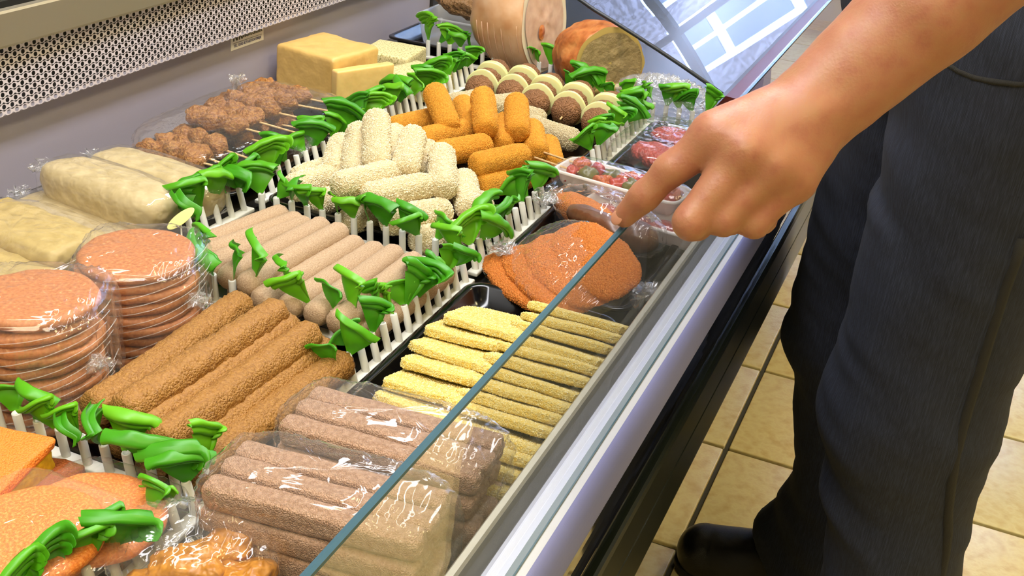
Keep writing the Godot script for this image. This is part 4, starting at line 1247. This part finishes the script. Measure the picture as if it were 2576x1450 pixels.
func patty_mesh(r: float, t: float, seedv: float) -> ArrayMesh:
	var pr := PackedVector2Array([Vector2(0, t / 2), Vector2(r * 0.5, t / 2), Vector2(r * 0.85, t / 2), Vector2(r * 0.95, t * 0.46), Vector2(r, t * 0.2), Vector2(r, -t * 0.2), Vector2(r * 0.95, -t * 0.46), Vector2(r * 0.6, -t / 2), Vector2(0, -t / 2)])
	var n := pr.size() - 1
	var fn := func(u: float, v: float) -> Vector3:
		var p := pr[int(round(v * n))]
		var k := 1.0 + 0.02 * n3(Vector3(cos(u * TAU), sin(u * TAU), seedv), 1.4)
		var q := Vector3(p.x * k * cos(u * TAU), p.y, p.x * k * sin(u * TAU))
		q.y += 0.0012 * n3(q + Vector3(seedv, 0, 0), 40.0)
		return q
	return grid(fn, 48, n, true, false)

# ------------------------------------------------------------------ back lane
func back_lane():
	# pale rolls in clear bags
	var lg := [[Vector3(-0.80, 0.660, -0.880), -0.12, 0.085, 0.0235, 0.031, "pale beige roll in a clear bag lying on another roll"], [Vector3(-0.795, 0.650, -0.952), -0.1, 0.088, 0.024, 0.029, "pale beige roll in a clear bag next to the satay tray"], [Vector3(-0.815, 0.632, -0.858), -0.1, 0.085, 0.0145, 0.040, "flat pale roll in a clear bag at the bottom of the pile"]]
	for q in lg:
		var o := thing("bagged_roll", q[5], "meat pack", q[0])
		o.rotation.y = q[1]
		part(o, "roll", blob(Vector3(q[2], q[3], q[4]), 0.003, 40.0, q[0] * 9.0, 40, 24, 0.55), M.pale_log)
		part(o, "film_bag", film(Vector3(q[2] + 0.003, q[3] + 0.0015, q[4] + 0.0015), 0.5, 0.0022, q[2] * 200.0, -0.95, Vector3(0.4, 1, 1.2)), M.film, Transform3D(), "clear clinging bag")
		part(o, "film_end", film_tuft(0.014, q[1] * 50.0), M.film, Transform3D(Basis(Vector3.UP, PI), Vector3(-q[2], 0.004, 0)))
	var sl := thing("bagged_slabs", "two flat yellowish slabs in a clear bag beside the burger stacks", "meat pack", Vector3(-0.80, 0.613, -0.745))
	part(sl, "slab", rbox(Vector3(0.15, 0.026, 0.075), 0.011, 8, 0.004, 40.0), M.pale_slab, Transform3D(Basis(Vector3.UP, -0.1), Vector3(-0.01, 0.0365, -0.030)))
	part(sl, "slab", rbox(Vector3(0.15, 0.026, 0.075), 0.011, 8, 0.004, 40.0, Vector3(3, 3, 3)), M.pale_slab, Transform3D(Basis(Vector3.UP, -0.16), Vector3(-0.005, 0.024, 0.032)))
	part(sl, "film_bag", film(Vector3(0.088, 0.026, 0.082), 0.5, 0.003, 51.0, -0.9, Vector3(0.5, 1, 1.2)), M.film, Transform3D(Basis(Vector3.UP, -0.1), Vector3(0, 0.028, 0)), "clear crinkled bag")
	# satay sticks in two layers under film
	var sat := thing("wrapped_satay", "film wrapped brown satay sticks on the black tray by the grille wall", "meat pack", Vector3(-0.820, 0.6175, -1.155))
	var rs := RandomNumberGenerator.new()
	rs.seed = 12
	var chunks := []
	for k in 4: chunks.append(blob(Vector3(0.019, 0.0125, 0.0165), 0.006, 60.0, Vector3(k * 3.3, 1, k), 16, 12, 0.9))
	var wood := tube(PackedVector3Array([Vector3(-0.01, 0, 0), Vector3(0.146, -0.001, 0)]), 0.0014, 6)
	for k in 12:
		var layer := 1 if k > 6 else 0
		var z := (0.105 - 0.034 * k) if layer == 0 else (0.02 - 0.036 * (k - 7))
		var st := part(sat, "satay_stick", wood, M.wood, Transform3D(Basis(Vector3.UP, rs.randf_range(-0.25, 0.12)), Vector3(-0.066 + layer * 0.008, 0.019 + layer * 0.023, z)))
		for j in 3:
			part(st, "satay_chunk", chunks[(j + k) % 4], M.satay, Transform3D(Basis(Vector3.RIGHT, rs.randf() * 6.0) * Basis(Vector3.UP, rs.randf_range(-0.3, 0.3)), Vector3(0.004 + j * 0.026, 0.001, rs.randf_range(-0.003, 0.003))))
	part(sat, "film_wrap", film(Vector3(0.086, 0.027, 0.15), 0.55, 0.003, 61.0, -0.3, Vector3(0.5, 1, 1.0)), M.film, Transform3D(Basis(), Vector3(0, 0.0345, 0)), "clear stretched film")
	part(sat, "film_end", film_tuft(0.02, 62.0), M.film, Transform3D(Basis(Vector3.UP, 0.3), Vector3(0.075, 0.04, -0.1)))
	part(sat, "film_end", film_tuft(0.02, 63.0), M.film, Transform3D(Basis(Vector3.UP, 0.2), Vector3(0.075, 0.035, 0.02)))
	part(sat, "film_end", film_tuft(0.014, 64.0), M.film, Transform3D(Basis(Vector3.BACK, 1.4), Vector3(-0.07, 0.05, -0.08)))
	# cheeses
	single("cheese_block", rbox(Vector3(0.113, 0.072, 0.107), 0.007, 8, 0.0022, 18.0), M.cheese_rind, "big rectangular block of yellow cheese against the grey wall", "cheese", Transform3D(Basis(Vector3.UP, -0.16), Vector3(-0.880, 0.6495, -1.452)))
	var A := aty(872, 270, 0.6165)
	var B := aty(1012, 246, 0.6165)
	var C := aty(950, 160, 0.672)
	var D := aty(845, 194, 0.668)
	var ex := (B - A)
	var ey := ((C + D) - (A + B)) / 2.0
	var nn := ex.cross(ey).normalized()
	ey = ey - ex.normalized() * ey.dot(ex.normalized()) * 0.5
	var bs := Basis(ex.normalized(), nn.cross(ex.normalized()), nn)
	single("cheese_piece", rbox(Vector3(ex.length(), ey.length(), 0.017), 0.003, 6, 0.0012, 20.0), M.cheese, "cut piece of pale yellow cheese leaning on the big block", "cheese", Transform3D(bs, (A + B + C + D) / 4.0 - nn * 0.009))
	single("herb_cheese", rbox(Vector3(0.085, 0.034, 0.085), 0.004, 6, 0.0015, 30.0), M.herb_cheese, "flat slab of herb speckled cheese by the leafy divider", "cheese", Transform3D(Basis(Vector3.UP, -0.25), aty(1052, 205, 0.632)))
	single("herb_cheese", rbox(Vector3(0.085, 0.034, 0.085), 0.004, 6, 0.0015, 30.0, Vector3(4, 4, 4)), M.herb_cheese, "slab of herb speckled cheese half hidden behind the big block", "cheese", Transform3D(Basis(Vector3.UP, 0.1), aty(965, 158, 0.634) + Vector3(0, 0, -0.03)))

func oval_tag():
	# pale yellow oval tag stuck between the leaves
	var o := thing("oval_tag", "pale yellow oval plastic tag between the green leaves", "tag", aty(455, 560, 0.678))
	part(o, "tag_face", blob(Vector3(0.0165, 0.0007, 0.0065), 0.0, 1.0, Vector3.ZERO, 24, 10), mat(Color(0.97, 0.97, 0.6), 0.2), Transform3D(pose(Vector3.ZERO, XR * 0.8 + YU * 0.6, ZB + Vector3(0, 0.8, 0)).basis, Vector3(0, 0.004, 0)))
	part(o, "pin", tube(PackedVector3Array([Vector3(0, 0, 0), Vector3(0, -0.06, 0)]), 0.0008, 6), M.white_plastic)

# ------------------------------------------------------------------ hams at the far end
func cut_blob(r: Vector3, cut: float, amp: float, freq: float, off: Vector3) -> ArrayMesh:
	var fn := func(u: float, v: float) -> Vector3:
		var a := u * TAU
		var b := (v - 0.5) * PI
		var p := Vector3(r.x * sin(b), r.y * cos(b) * cos(a), r.z * cos(b) * sin(a))
		p += p.normalized() * (n3(p + off, freq) * 0.7 + n3(p + off, freq * 2.5) * 0.3) * amp
		if p.x > cut: p = Vector3(cut, p.y, p.z)
		return p
	return grid(fn, 48, 36, true, false)
func face_disc(ry: float, rz: float, x: float, amp: float, off: Vector3, bulge := 0.002) -> ArrayMesh:
	var fn := func(u: float, v: float) -> Vector3:
		var a := u * TAU
		var k := v * (1.0 + 0.05 * n3(Vector3(cos(a), sin(a), 0) + off, 1.5))
		var p := Vector3(x + bulge * (1.0 - v), ry * k * cos(a), rz * k * sin(a))
		p.x += amp * n3(p + off, 50.0) * (1.0 - v)
		return p
	return grid(fn, 48, 10, true, true)
func far_meats():
	# large cooked ham with its cut face to the customers
	var r := Vector3(0.100, 0.092, 0.078)
	var cut := 0.03
	var k := sqrt(1.0 - pow(cut / r.x, 2))
	var hb := aty(1316, 222, 0.62)
	var h := thing("cooked_ham", "large cooked ham with netted rind and pale cut face", "ham", Vector3(hb.x - 0.037, 0.6205, hb.z - 0.09))
	var o := Transform3D(Basis(Vector3.UP, -0.12) * Basis(Vector3.BACK, 0.1), Vector3(0, 0.090, 0))
	part(h, "rind", cut_blob(r, cut, 0.004, 14.0, Vector3(2, 3, 4)), M.ham, o, "smooth tan rind")
	part(h, "fat_rim", face_disc(r.y * k * 1.005, r.z * k * 1.005, cut + 0.0005, 0.0, Vector3(2, 3, 4)), M.ham_fat, o, "white rim of fat")
	part(h, "cut_face", face_disc(r.y * k * 0.87, r.z * k * 0.85, cut + 0.003, 0.002, Vector3(5, 3, 4)), M.ham_cut, o * at(Vector3(0, -0.004, 0.004)), "pale pink cut face")
	part(h, "bone_end", face_disc(0.012, 0.010, cut + 0.006, 0.0, Vector3(8, 3, 4)), M.roast, o * at(Vector3(0, -0.018, 0.02)), "round brown bone end")
	# netting pressed into the lower half
	for j in 7:
		var pts := PackedVector3Array()
		for i in 15:
			var a := PI * 0.5 + PI * i / 14.0
			var x := -0.06 + j * 0.0135
			var q := sqrt(maxf(0.0, 1.0 - pow(x / r.x, 2)))
			pts.append(Vector3(x, r.y * q * cos(a) * 1.0, r.z * q * sin(a) * 1.0 ) * 1.008)
		part(h, "net_string", tube(pts, 0.0007, 5), M.net, o)
	# roast ham, brown outside, olive grey cut face
	var r2 := Vector3(0.096, 0.060, 0.064)
	var cut2 := 0.035
	var k2 := sqrt(1.0 - pow(cut2 / r2.x, 2))
	var rb := aty(1490, 235, 0.62)
	var g := thing("roast_ham", "brown roasted ham joint with a grey brown cut face", "ham", Vector3(rb.x + 0.008, 0.6205, rb.z + 0.01))
	var o2 := Transform3D(Basis(Vector3.UP, -0.75) * Basis(Vector3.BACK, 0.1), Vector3(0, 0.058, 0))
	part(g, "crust", cut_blob(r2, cut2, 0.007, 22.0, Vector3(7, 1, 4)), M.roast, o2, "crackled brown crust")
	part(g, "fat_rim", face_disc(r2.y * k2 * 1.0, r2.z * k2 * 1.0, cut2 + 0.001, 0.001, Vector3(7, 1, 4)), M.roast_fat, o2, "yellowish rim of fat")
	part(g, "cut_face", face_disc(r2.y * k2 * 0.9, r2.z * k2 * 0.9, cut2 + 0.003, 0.003, Vector3(1, 1, 4)), M.roast_cut, o2 * at(Vector3(0, -0.002, 0)), "grey brown cut face")
	part(g, "fold", blob(Vector3(0.012, 0.017, 0.024), 0.006, 60.0, Vector3(4, 4, 4)), M.roast_fat, o2 * at(Vector3(cut2, -0.042, 0.002)), "wrinkled fold of fat")
	# clear tub with dried meat
	var tb := thing("clear_tub", "clear plastic tub filled with dried brown meat", "tub", Vector3(-0.815, 0.617, -1.815))
	part(tb, "shell", tray_mesh(0.165, 0.115, 0.055, 0.02, 0.005, 0.008), M.clear_tub)
	single("dried_meat", blob(Vector3(0.078, 0.017, 0.022), 0.016, 30.0, Vector3(1, 5, 9), 36, 20), M.dried, "shrivelled brown dried meat sticking out of the clear tub", "meat", Transform3D(Basis(Vector3.UP, -0.15) * Basis(Vector3.BACK, -0.16), Vector3(-0.818, 0.685, -1.81)))
	single("dried_meat", blob(Vector3(0.05, 0.03, 0.03), 0.014, 35.0, Vector3(3, 5, 2), 30, 18), M.dried, "pale shrivelled meat piece behind the tub and the large ham", "meat", Transform3D(Basis(Vector3.UP, 0.4), Vector3(-0.79, 0.648, -1.925)))
	# crumpled cling film
	var cf := single("crumpled_film", film(Vector3(0.072, 0.026, 0.034), 0.8, 0.012, 77.0, -0.6, Vector3(1.2, 1, 1.2)), M.film_milky, "crumpled clear cling film in front of the curved glass", "film", Transform3D(Basis(Vector3.UP, -0.2), aty(1690, 238, 0.648) + Vector3(0, 0, 0.035)))

# ------------------------------------------------------------------ the near corner
func corner_goods():
	var b := thing("crumbed_block", "orange topped breaded block with yellow sides in the near corner", "meat pack", aty(-100, 1205, 0.655))
	b.rotation.y = 0.2
	part(b, "yellow_side", rbox(Vector3(0.088, 0.036, 0.088), 0.004, 6, 0.002, 40.0), M.yellow_side, at(Vector3(0, -0.012, 0)), "bright yellow side")
	part(b, "orange_top", rbox(Vector3(0.091, 0.010, 0.091), 0.004, 6, 0.002, 60.0), M.orange_block, at(Vector3(0, 0.0105, 0)), "orange crumbed top")
	single("brown_block", rbox(Vector3(0.09, 0.028, 0.07), 0.005, 6, 0.003, 50.0), M.brown_block, "brown breaded block under the orange topped one", "meat", Transform3D(Basis(Vector3.UP, 0.2), aty(15, 1245, 0.632)))
	var pm := patty_mesh(0.046, 0.010, 8.0)
	var pk := thing("wrapped_orange_slices", "film wrapped round orange meat slices in the near corner", "meat pack", aty(150, 1360, 0.640))
	for q in [[75, 1352, .664, 0.0], [70, 1360, .652, 1.0], [238, 1305, .652, 2.0], [235, 1312, .641, 3.0], [80, 1370, .640, 0.6]]:
		part(pk, "round_slice", pm, M.salami, Transform3D(Basis(Vector3.UP, q[3]) * Basis(Vector3.RIGHT, 0.06), aty(q[0], q[1], q[2]) - pk.position))
	part(pk, "film_wrap", film(Vector3(0.051, 0.018, 0.051), 0.45, 0.002, 81.0, -0.8), M.film, at(aty(75, 1358, .655) - pk.position), "clear clinging film")
	part(pk, "film_wrap", film(Vector3(0.051, 0.014, 0.051), 0.45, 0.002, 84.0, -0.8), M.film, at(aty(238, 1310, .646) - pk.position), "clear clinging film")
	var gd := thing("wrapped_golden_pieces", "film wrapped golden brown baked pieces beside the meat bars", "meat pack", aty(505, 1425, 0.640))
	for q in [[470, 1432, .648, 0.4], [540, 1395, .652, 0.9], [590, 1450, .645, 0.2], [420, 1470, .640, 0.7]]:
		part(gd, "golden_piece", rbox(Vector3(0.05, 0.02, 0.026), 0.008, 6, 0.005, 50.0, Vector3(q[0], 0, 0)), M.golden, Transform3D(Basis(Vector3.UP, q[3]) * Basis(Vector3.BACK, 0.2), aty(q[0], q[1], q[2]) - gd.position))
	part(gd, "film_wrap", film(Vector3(0.052, 0.024, 0.036), 0.7, 0.005, 91.0, -0.8), M.film, Transform3D(Basis(Vector3.UP, 0.5), Vector3(0, 0.012, 0)), "clear wrinkled film")

# ------------------------------------------------------------------ the customer
func person():
	var o := thing("person", "customer in dark blue jeans and black shoes pointing over the glass", "person", Vector3(0.0, 0.0, -1.25))
	var inv := Transform3D(Basis(), Vector3(0, 0, 1.25))
	# left hand and forearm: joints from the photograph, distances from the glass edge it rests on
	var wrist := atd(2062, 262, 0.690)
	var elbow := atd(2600, -230, 0.735)
	var mid := atd(2330, 20, 0.708)
	var bk := ZB.rotated(Vector3.UP, 0.0)       # roughly the direction the back of the hand faces
	var H := []
	var flat := bk * 0.35
	H.append([elbow, mid, 0.040, 0.0335])
	H.append([mid, wrist, 0.0335, 0.0275, flat * 0.6])
	var mcp := [atd(1800, 345, 0.668), atd(1868, 388, 0.662), atd(1938, 424, 0.666), atd(1996, 452, 0.674)]
	var rad := [0.0135, 0.0135, 0.0125, 0.0115]
	for k in 4:
		H.append([wrist.lerp(mcp[k], 0.1), mcp[k], 0.0205, rad[k] + 0.002])
	for k in 3:
		H.append([mcp[k].lerp(wrist, 0.12), mcp[k + 1].lerp(wrist, 0.12), 0.0125, 0.012])
		H.append([mcp[k].lerp(wrist, 0.5) - bk * 0.006, mcp[k + 1].lerp(wrist, 0.5) - bk * 0.006, 0.018, 0.018])
	var ch := [
		[mcp[0], atd(1690, 426, 0.668), atd(1620, 494, 0.674), atd(1572, 545, 0.684)],
		[mcp[1], atd(1736, 560, 0.655), atd(1752, 566, 0.684), atd(1800, 505, 0.700)],
		[mcp[2], atd(1821, 551, 0.661), atd(1838, 552, 0.688), atd(1885, 490, 0.700)],
		[mcp[3], atd(1898, 560, 0.670), atd(1915, 552, 0.694), atd(1945, 495, 0.702)]]
	var cr := [[0.0125, 0.0094, 0.0087, 0.0072], [0.0118, 0.0096, 0.009, 0.008], [0.0112, 0.0091, 0.0085, 0.0075], [0.0102, 0.0086, 0.008, 0.007]]
	for k in 4:
		for j in 3: H.append([ch[k][j], ch[k][j + 1], cr[k][j], cr[k][j + 1]])
	# thumb folded under the palm
	var th := [atd(1975, 300, 0.700), atd(1885, 395, 0.716), atd(1835, 455, 0.722), atd(1800, 490, 0.722)]
	for j in 3: H.append([th[j], th[j + 1], [0.015, 0.012, 0.010][j], [0.012, 0.010, 0.008][j]])
	# tendons, knuckles and creases
	var creases := [[ch[0][1], ch[0][0]], [ch[0][2], ch[0][1]]]
	var disp := func(p: Vector3) -> float:
		var d := 0.0
		for k in 4:
			var a: Vector3 = mcp[k] + bk * 0.012
			d -= 0.0022 * exp(-p.distance_squared_to(a) / 0.00011)
			var t := clampf((p - wrist).dot(mcp[k] - wrist) / wrist.distance_squared_to(mcp[k]), 0.25, 0.95)
			var c := wrist.lerp(mcp[k], t) + bk * 0.018
			d -= 0.0009 * exp(-p.distance_squared_to(c) / 0.00006)
		for c in creases:
			var ax: Vector3 = (c[1] - c[0]).normalized()
			for s in [-0.0028, 0.0, 0.0028]:
				var q: float = (p - c[0]).dot(ax) - s
				if absf(q) < 0.004 and p.distance_to(c[0]) < 0.016: d += 0.00035 * exp(-q * q / 0.0000006)
		return d + 0.0006 * n3(p, 40.0)
	var hand := nets(H, 0.0026, 520.0, disp)
	# the rest of the body, under the clothes
	var hipL := Vector3(0.045, 0.86, -1.10)
	var hipR := Vector3(-0.018, 0.86, -1.27)
	var kneeL := Vector3(0.035, 0.52, -1.125)
	var ankL := Vector3(0.085, 0.10, -1.15)
	var kneeR := Vector3(-0.04, 0.50, -1.345)
	var ankR := Vector3(-0.02, 0.09, -1.40)
	var shL := Vector3(0.030, 1.36, -0.96)
	var shR := Vector3(0.050, 1.38, -1.36)
	var B := [[elbow, shL, 0.042, 0.05], [shL, Vector3(0.050, 1.33, -1.16), 0.06, 0.11], [Vector3(0.050, 1.33, -1.16), Vector3(0.050, 1.0, -1.18), 0.12, 0.115], [shR, Vector3(0.050, 1.33, -1.16), 0.06, 0.11],
		[shR, Vector3(0.12, 1.10, -1.43), 0.045, 0.038], [Vector3(0.12, 1.10, -1.43), Vector3(0.13, 0.86, -1.44), 0.036, 0.028], [Vector3(0.13, 0.86, -1.44), Vector3(0.13, 0.835, -1.44), 0.028, 0.025],
		[Vector3(0.040, 1.38, -1.16), Vector3(0.010, 1.52, -1.15), 0.055, 0.05], [Vector3(0.005, 1.56, -1.15), Vector3(0.015, 1.64, -1.15), 0.07, 0.085], [Vector3(-0.040, 1.54, -1.14), Vector3(-0.010, 1.56, -1.15), 0.04, 0.05], [Vector3(-0.090, 1.585, -1.14), Vector3(-0.070, 1.61, -1.14), 0.012, 0.01],
		[Vector3(0.020, 1.59, -1.065), Vector3(0.025, 1.61, -1.065), 0.012, 0.014],
		[hipL, kneeL, 0.07, 0.05], [kneeL, ankL, 0.048, 0.035], [hipR, kneeR, 0.07, 0.05], [kneeR, ankR, 0.048, 0.035], [hipL + Vector3(0, 0.06, 0), hipR + Vector3(0, 0.06, 0), 0.075, 0.075]]
	var body := nets(B, 0.013, 70.0)
	# the right hand, hanging loosely
	var Q := []
	var wr := Vector3(0.13, 0.845, -1.44)
	for k in 4:
		var m := Vector3(0.097 + 0.021 * k, 0.755 + 0.004 * k, -1.44)
		var l: float = [0.042, 0.047, 0.044, 0.035][k]
		Q.append([wr, m, 0.021, 0.012])
		Q.append([m, m + Vector3(0, -l, 0.004), 0.0105, 0.009])
		Q.append([m + Vector3(0, -l, 0.004), m + Vector3(0, -l * 1.55, 0.014), 0.009, 0.0085])
		Q.append([m + Vector3(0, -l * 1.55, 0.014), m + Vector3(0, -l * 2.0, 0.028), 0.0085, 0.0072])
	Q.append([wr + Vector3(-0.015, -0.02, 0), Vector3(0.083, 0.79, -1.43), 0.017, 0.0125])
	Q.append([Vector3(0.083, 0.79, -1.43), Vector3(0.077, 0.757, -1.42), 0.012, 0.010])
	Q.append([Vector3(0.077, 0.757, -1.42), Vector3(0.08, 0.732, -1.412), 0.010, 0.008])
	var right_hand := nets(Q, 0.0042, 420.0)
	var am := ArrayMesh.new()
	for mm in [hand, right_hand, body]:
		am.add_surface_from_arrays(Mesh.PRIMITIVE_TRIANGLES, mm.surface_get_arrays(0))
	part(o, "body", am, M.skin, inv)
	# finger nail
	var nd := (ch[0][3] - ch[0][2] as Vector3).normalized()
	var side := atd(1558, 536, 0.676) - (ch[0][3] as Vector3)
	side = (side - nd * side.dot(nd)).normalized()
	var nb := Basis(nd, side, nd.cross(side).normalized())
	part(o, "finger_nail", blob(Vector3(0.005, 0.0009, 0.0042), 0.0, 10.0, Vector3.ZERO, 18, 10), M.nail, inv * Transform3D(nb, (ch[0][3] as Vector3) + side * 0.0063 + nd * 0.001))
	# jeans
	var J := [[hipL, kneeL, 0.098, 0.088], [kneeL, Vector3(0.07, 0.27, -1.14), 0.086, 0.072], [Vector3(0.07, 0.27, -1.14), Vector3(0.085, 0.05, -1.15), 0.072, 0.080],
		[hipR, kneeR, 0.106, 0.087], [kneeR, Vector3(0.0, 0.25, -1.375), 0.085, 0.074], [Vector3(0.0, 0.25, -1.375), Vector3(-0.025, 0.075, -1.405), 0.074, 0.086],
		[Vector3(0.0, 0.22, -1.385), Vector3(-0.078, 0.115, -1.40), 0.055, 0.040],
		[Vector3(0.035, 0.94, -1.11), Vector3(-0.02, 0.94, -1.26), 0.115, 0.12]]
	var jd := func(p: Vector3) -> float:
		var f := 0.003 * n3(p, 9.0) + 0.0026 * n3(Vector3(p.x * 0.5, p.y * 2.0, p.z * 0.5) + Vector3(0, p.x, 0), 15.0)
		# slanting folds at the crotch, the knees and over the shoes
		for q in [[hipL + Vector3(-0.08, -0.09, 0.04), 0.09, 0.004, 95.0], [kneeL + Vector3(-0.07, -0.09, 0.02), 0.10, 0.009, 62.0], [kneeR + Vector3(-0.05, -0.02, 0.0), 0.10, 0.004, 80.0], [Vector3(-0.06, 0.15, -1.36), 0.11, 0.006, 85.0], [Vector3(0.03, 0.33, -1.07), 0.1, 0.004, 75.0]]:
			var dd := p.distance_to(q[0])
			if dd < q[1]:
				f += q[2] * (1.0 - dd / q[1]) * sin((p.y * 1.0 + p.x * 0.75) * q[3])
		return f
	var jc := func(p: Vector3) -> float:
		return maxf(p.y - 1.0, 0.03 + clampf(-(p.x + 0.03), 0.0, 0.2) * (1.0 if p.z < -1.27 else 0.0) - p.y)
	part(o, "jeans", nets(J, 0.0082, 90.0, jd, jc), M.denim, inv, "faded dark blue denim jeans")
	# side seam, pocket edge and belt of the jeans
	var seam := PackedVector3Array()
	for q in [[2573, 600], [2552, 660], [2530, 720], [2508, 790], [2486, 860], [2462, 940], [2440, 1010], [2420, 1080], [2404, 1150], [2392, 1220], [2384, 1290], [2384, 1340], [2378, 1390], [2366, 1450], [2352, 1520]]:
		seam.append(march(J, 90.0, q[0], q[1], 0.8) + ray(q[0], q[1]).normalized() * 0.0035)
	part(o, "side_seam", tube(seam, 0.0054, 10), M.seam, inv, "thick stitched side seam")
	var pocket := PackedVector3Array()
	for q in [[2368, 150], [2410, 178], [2450, 195], [2500, 206], [2560, 212], [2620, 210]]:
		pocket.append(march(J, 90.0, q[0], q[1], 0.8) + ray(q[0], q[1]).normalized() * 0.0025)
	part(o, "pocket_edge", tube(pocket, 0.0026, 8), M.seam, inv, "curved pocket edge with stitching")
	# shirt, hair
	var S := [[shL, Vector3(0.050, 1.33, -1.16), 0.075, 0.125], [shR, Vector3(0.050, 1.33, -1.16), 0.075, 0.125], [Vector3(0.050, 1.33, -1.16), Vector3(0.050, 0.99, -1.18), 0.135, 0.13], [shL, shL.lerp(elbow, 0.35), 0.068, 0.066], [shR, shR.lerp(Vector3(0.12, 1.10, -1.43), 0.45), 0.068, 0.064]]
	part(o, "shirt", nets(S, 0.015, 60.0), M.shirt, inv)
	part(o, "hair", nets([[Vector3(0.025, 1.65, -1.15), Vector3(0.050, 1.62, -1.15), 0.093, 0.085]], 0.012, 80.0), M.hair, inv)
	shoe(o, inv, Vector3(-0.225, 0, -1.405), Vector3(0.075, 0, -1.395))
	shoe(o, inv, Vector3(-0.125, 0, -1.14), Vector3(0.175, 0, -1.16))
func shoe(o: Node3D, inv: Transform3D, toe: Vector3, heel: Vector3):
	var f := (heel - toe).normalized()
	var up := Vector3.UP
	var P := func(a: float, h: float, s := 0.0) -> Vector3: return toe + f * a + up * h + f.cross(up) * s
	var S := [[P.call(0.04, 0.042), P.call(0.09, 0.047), 0.036, 0.040], [P.call(0.045, 0.04, 0.012), P.call(0.1, 0.042, 0.012), 0.032, 0.036], [P.call(0.045, 0.04, -0.012), P.call(0.1, 0.042, -0.012), 0.032, 0.036], [P.call(0.09, 0.047), P.call(0.17, 0.085), 0.040, 0.042], [P.call(0.17, 0.05), P.call(0.262, 0.05), 0.038, 0.035], [P.call(0.17, 0.085), P.call(0.25, 0.10), 0.042, 0.038]]
	var cl := func(p: Vector3) -> float: return 0.018 - p.y
	var s := part(o, "shoe", nets(S, 0.0055, 140.0, null, cl), M.shoe, inv, "black leather lace-up shoe")
	var c2 := func(p: Vector3) -> float: return maxf(p.y - 0.022, 0.001 - p.y)
	part(s, "sole", nets([[P.call(0.04, 0.02), P.call(0.1, 0.02), 0.040, 0.046], [P.call(0.1, 0.02), P.call(0.18, 0.02), 0.046, 0.037], [P.call(0.18, 0.02), P.call(0.262, 0.02), 0.037, 0.038]], 0.0055, 120.0, null, c2), M.sole)
	for k in 4:
		var a := 0.098 + k * 0.017
		var h := 0.089 + k * 0.0085
		var pts := PackedVector3Array()
		for i in 9:
			var t := i / 8.0 * 2.0 - 1.0
			pts.append(P.call(a, h - 0.012 * t * t + 0.001, t * 0.024))
		part(s, "lace", tube(pts, 0.0022, 6), M.sole)
	var lp := PackedVector3Array()
	for i in 13:
		var t := TAU * i / 12.0
		lp.append(P.call(0.152 + 0.016 * sin(t) - 0.008, 0.128 + 0.008 * cos(t), 0.012 - 0.012 * cos(t)))
	part(s, "lace_loop", tube(lp, 0.002, 6), M.sole)
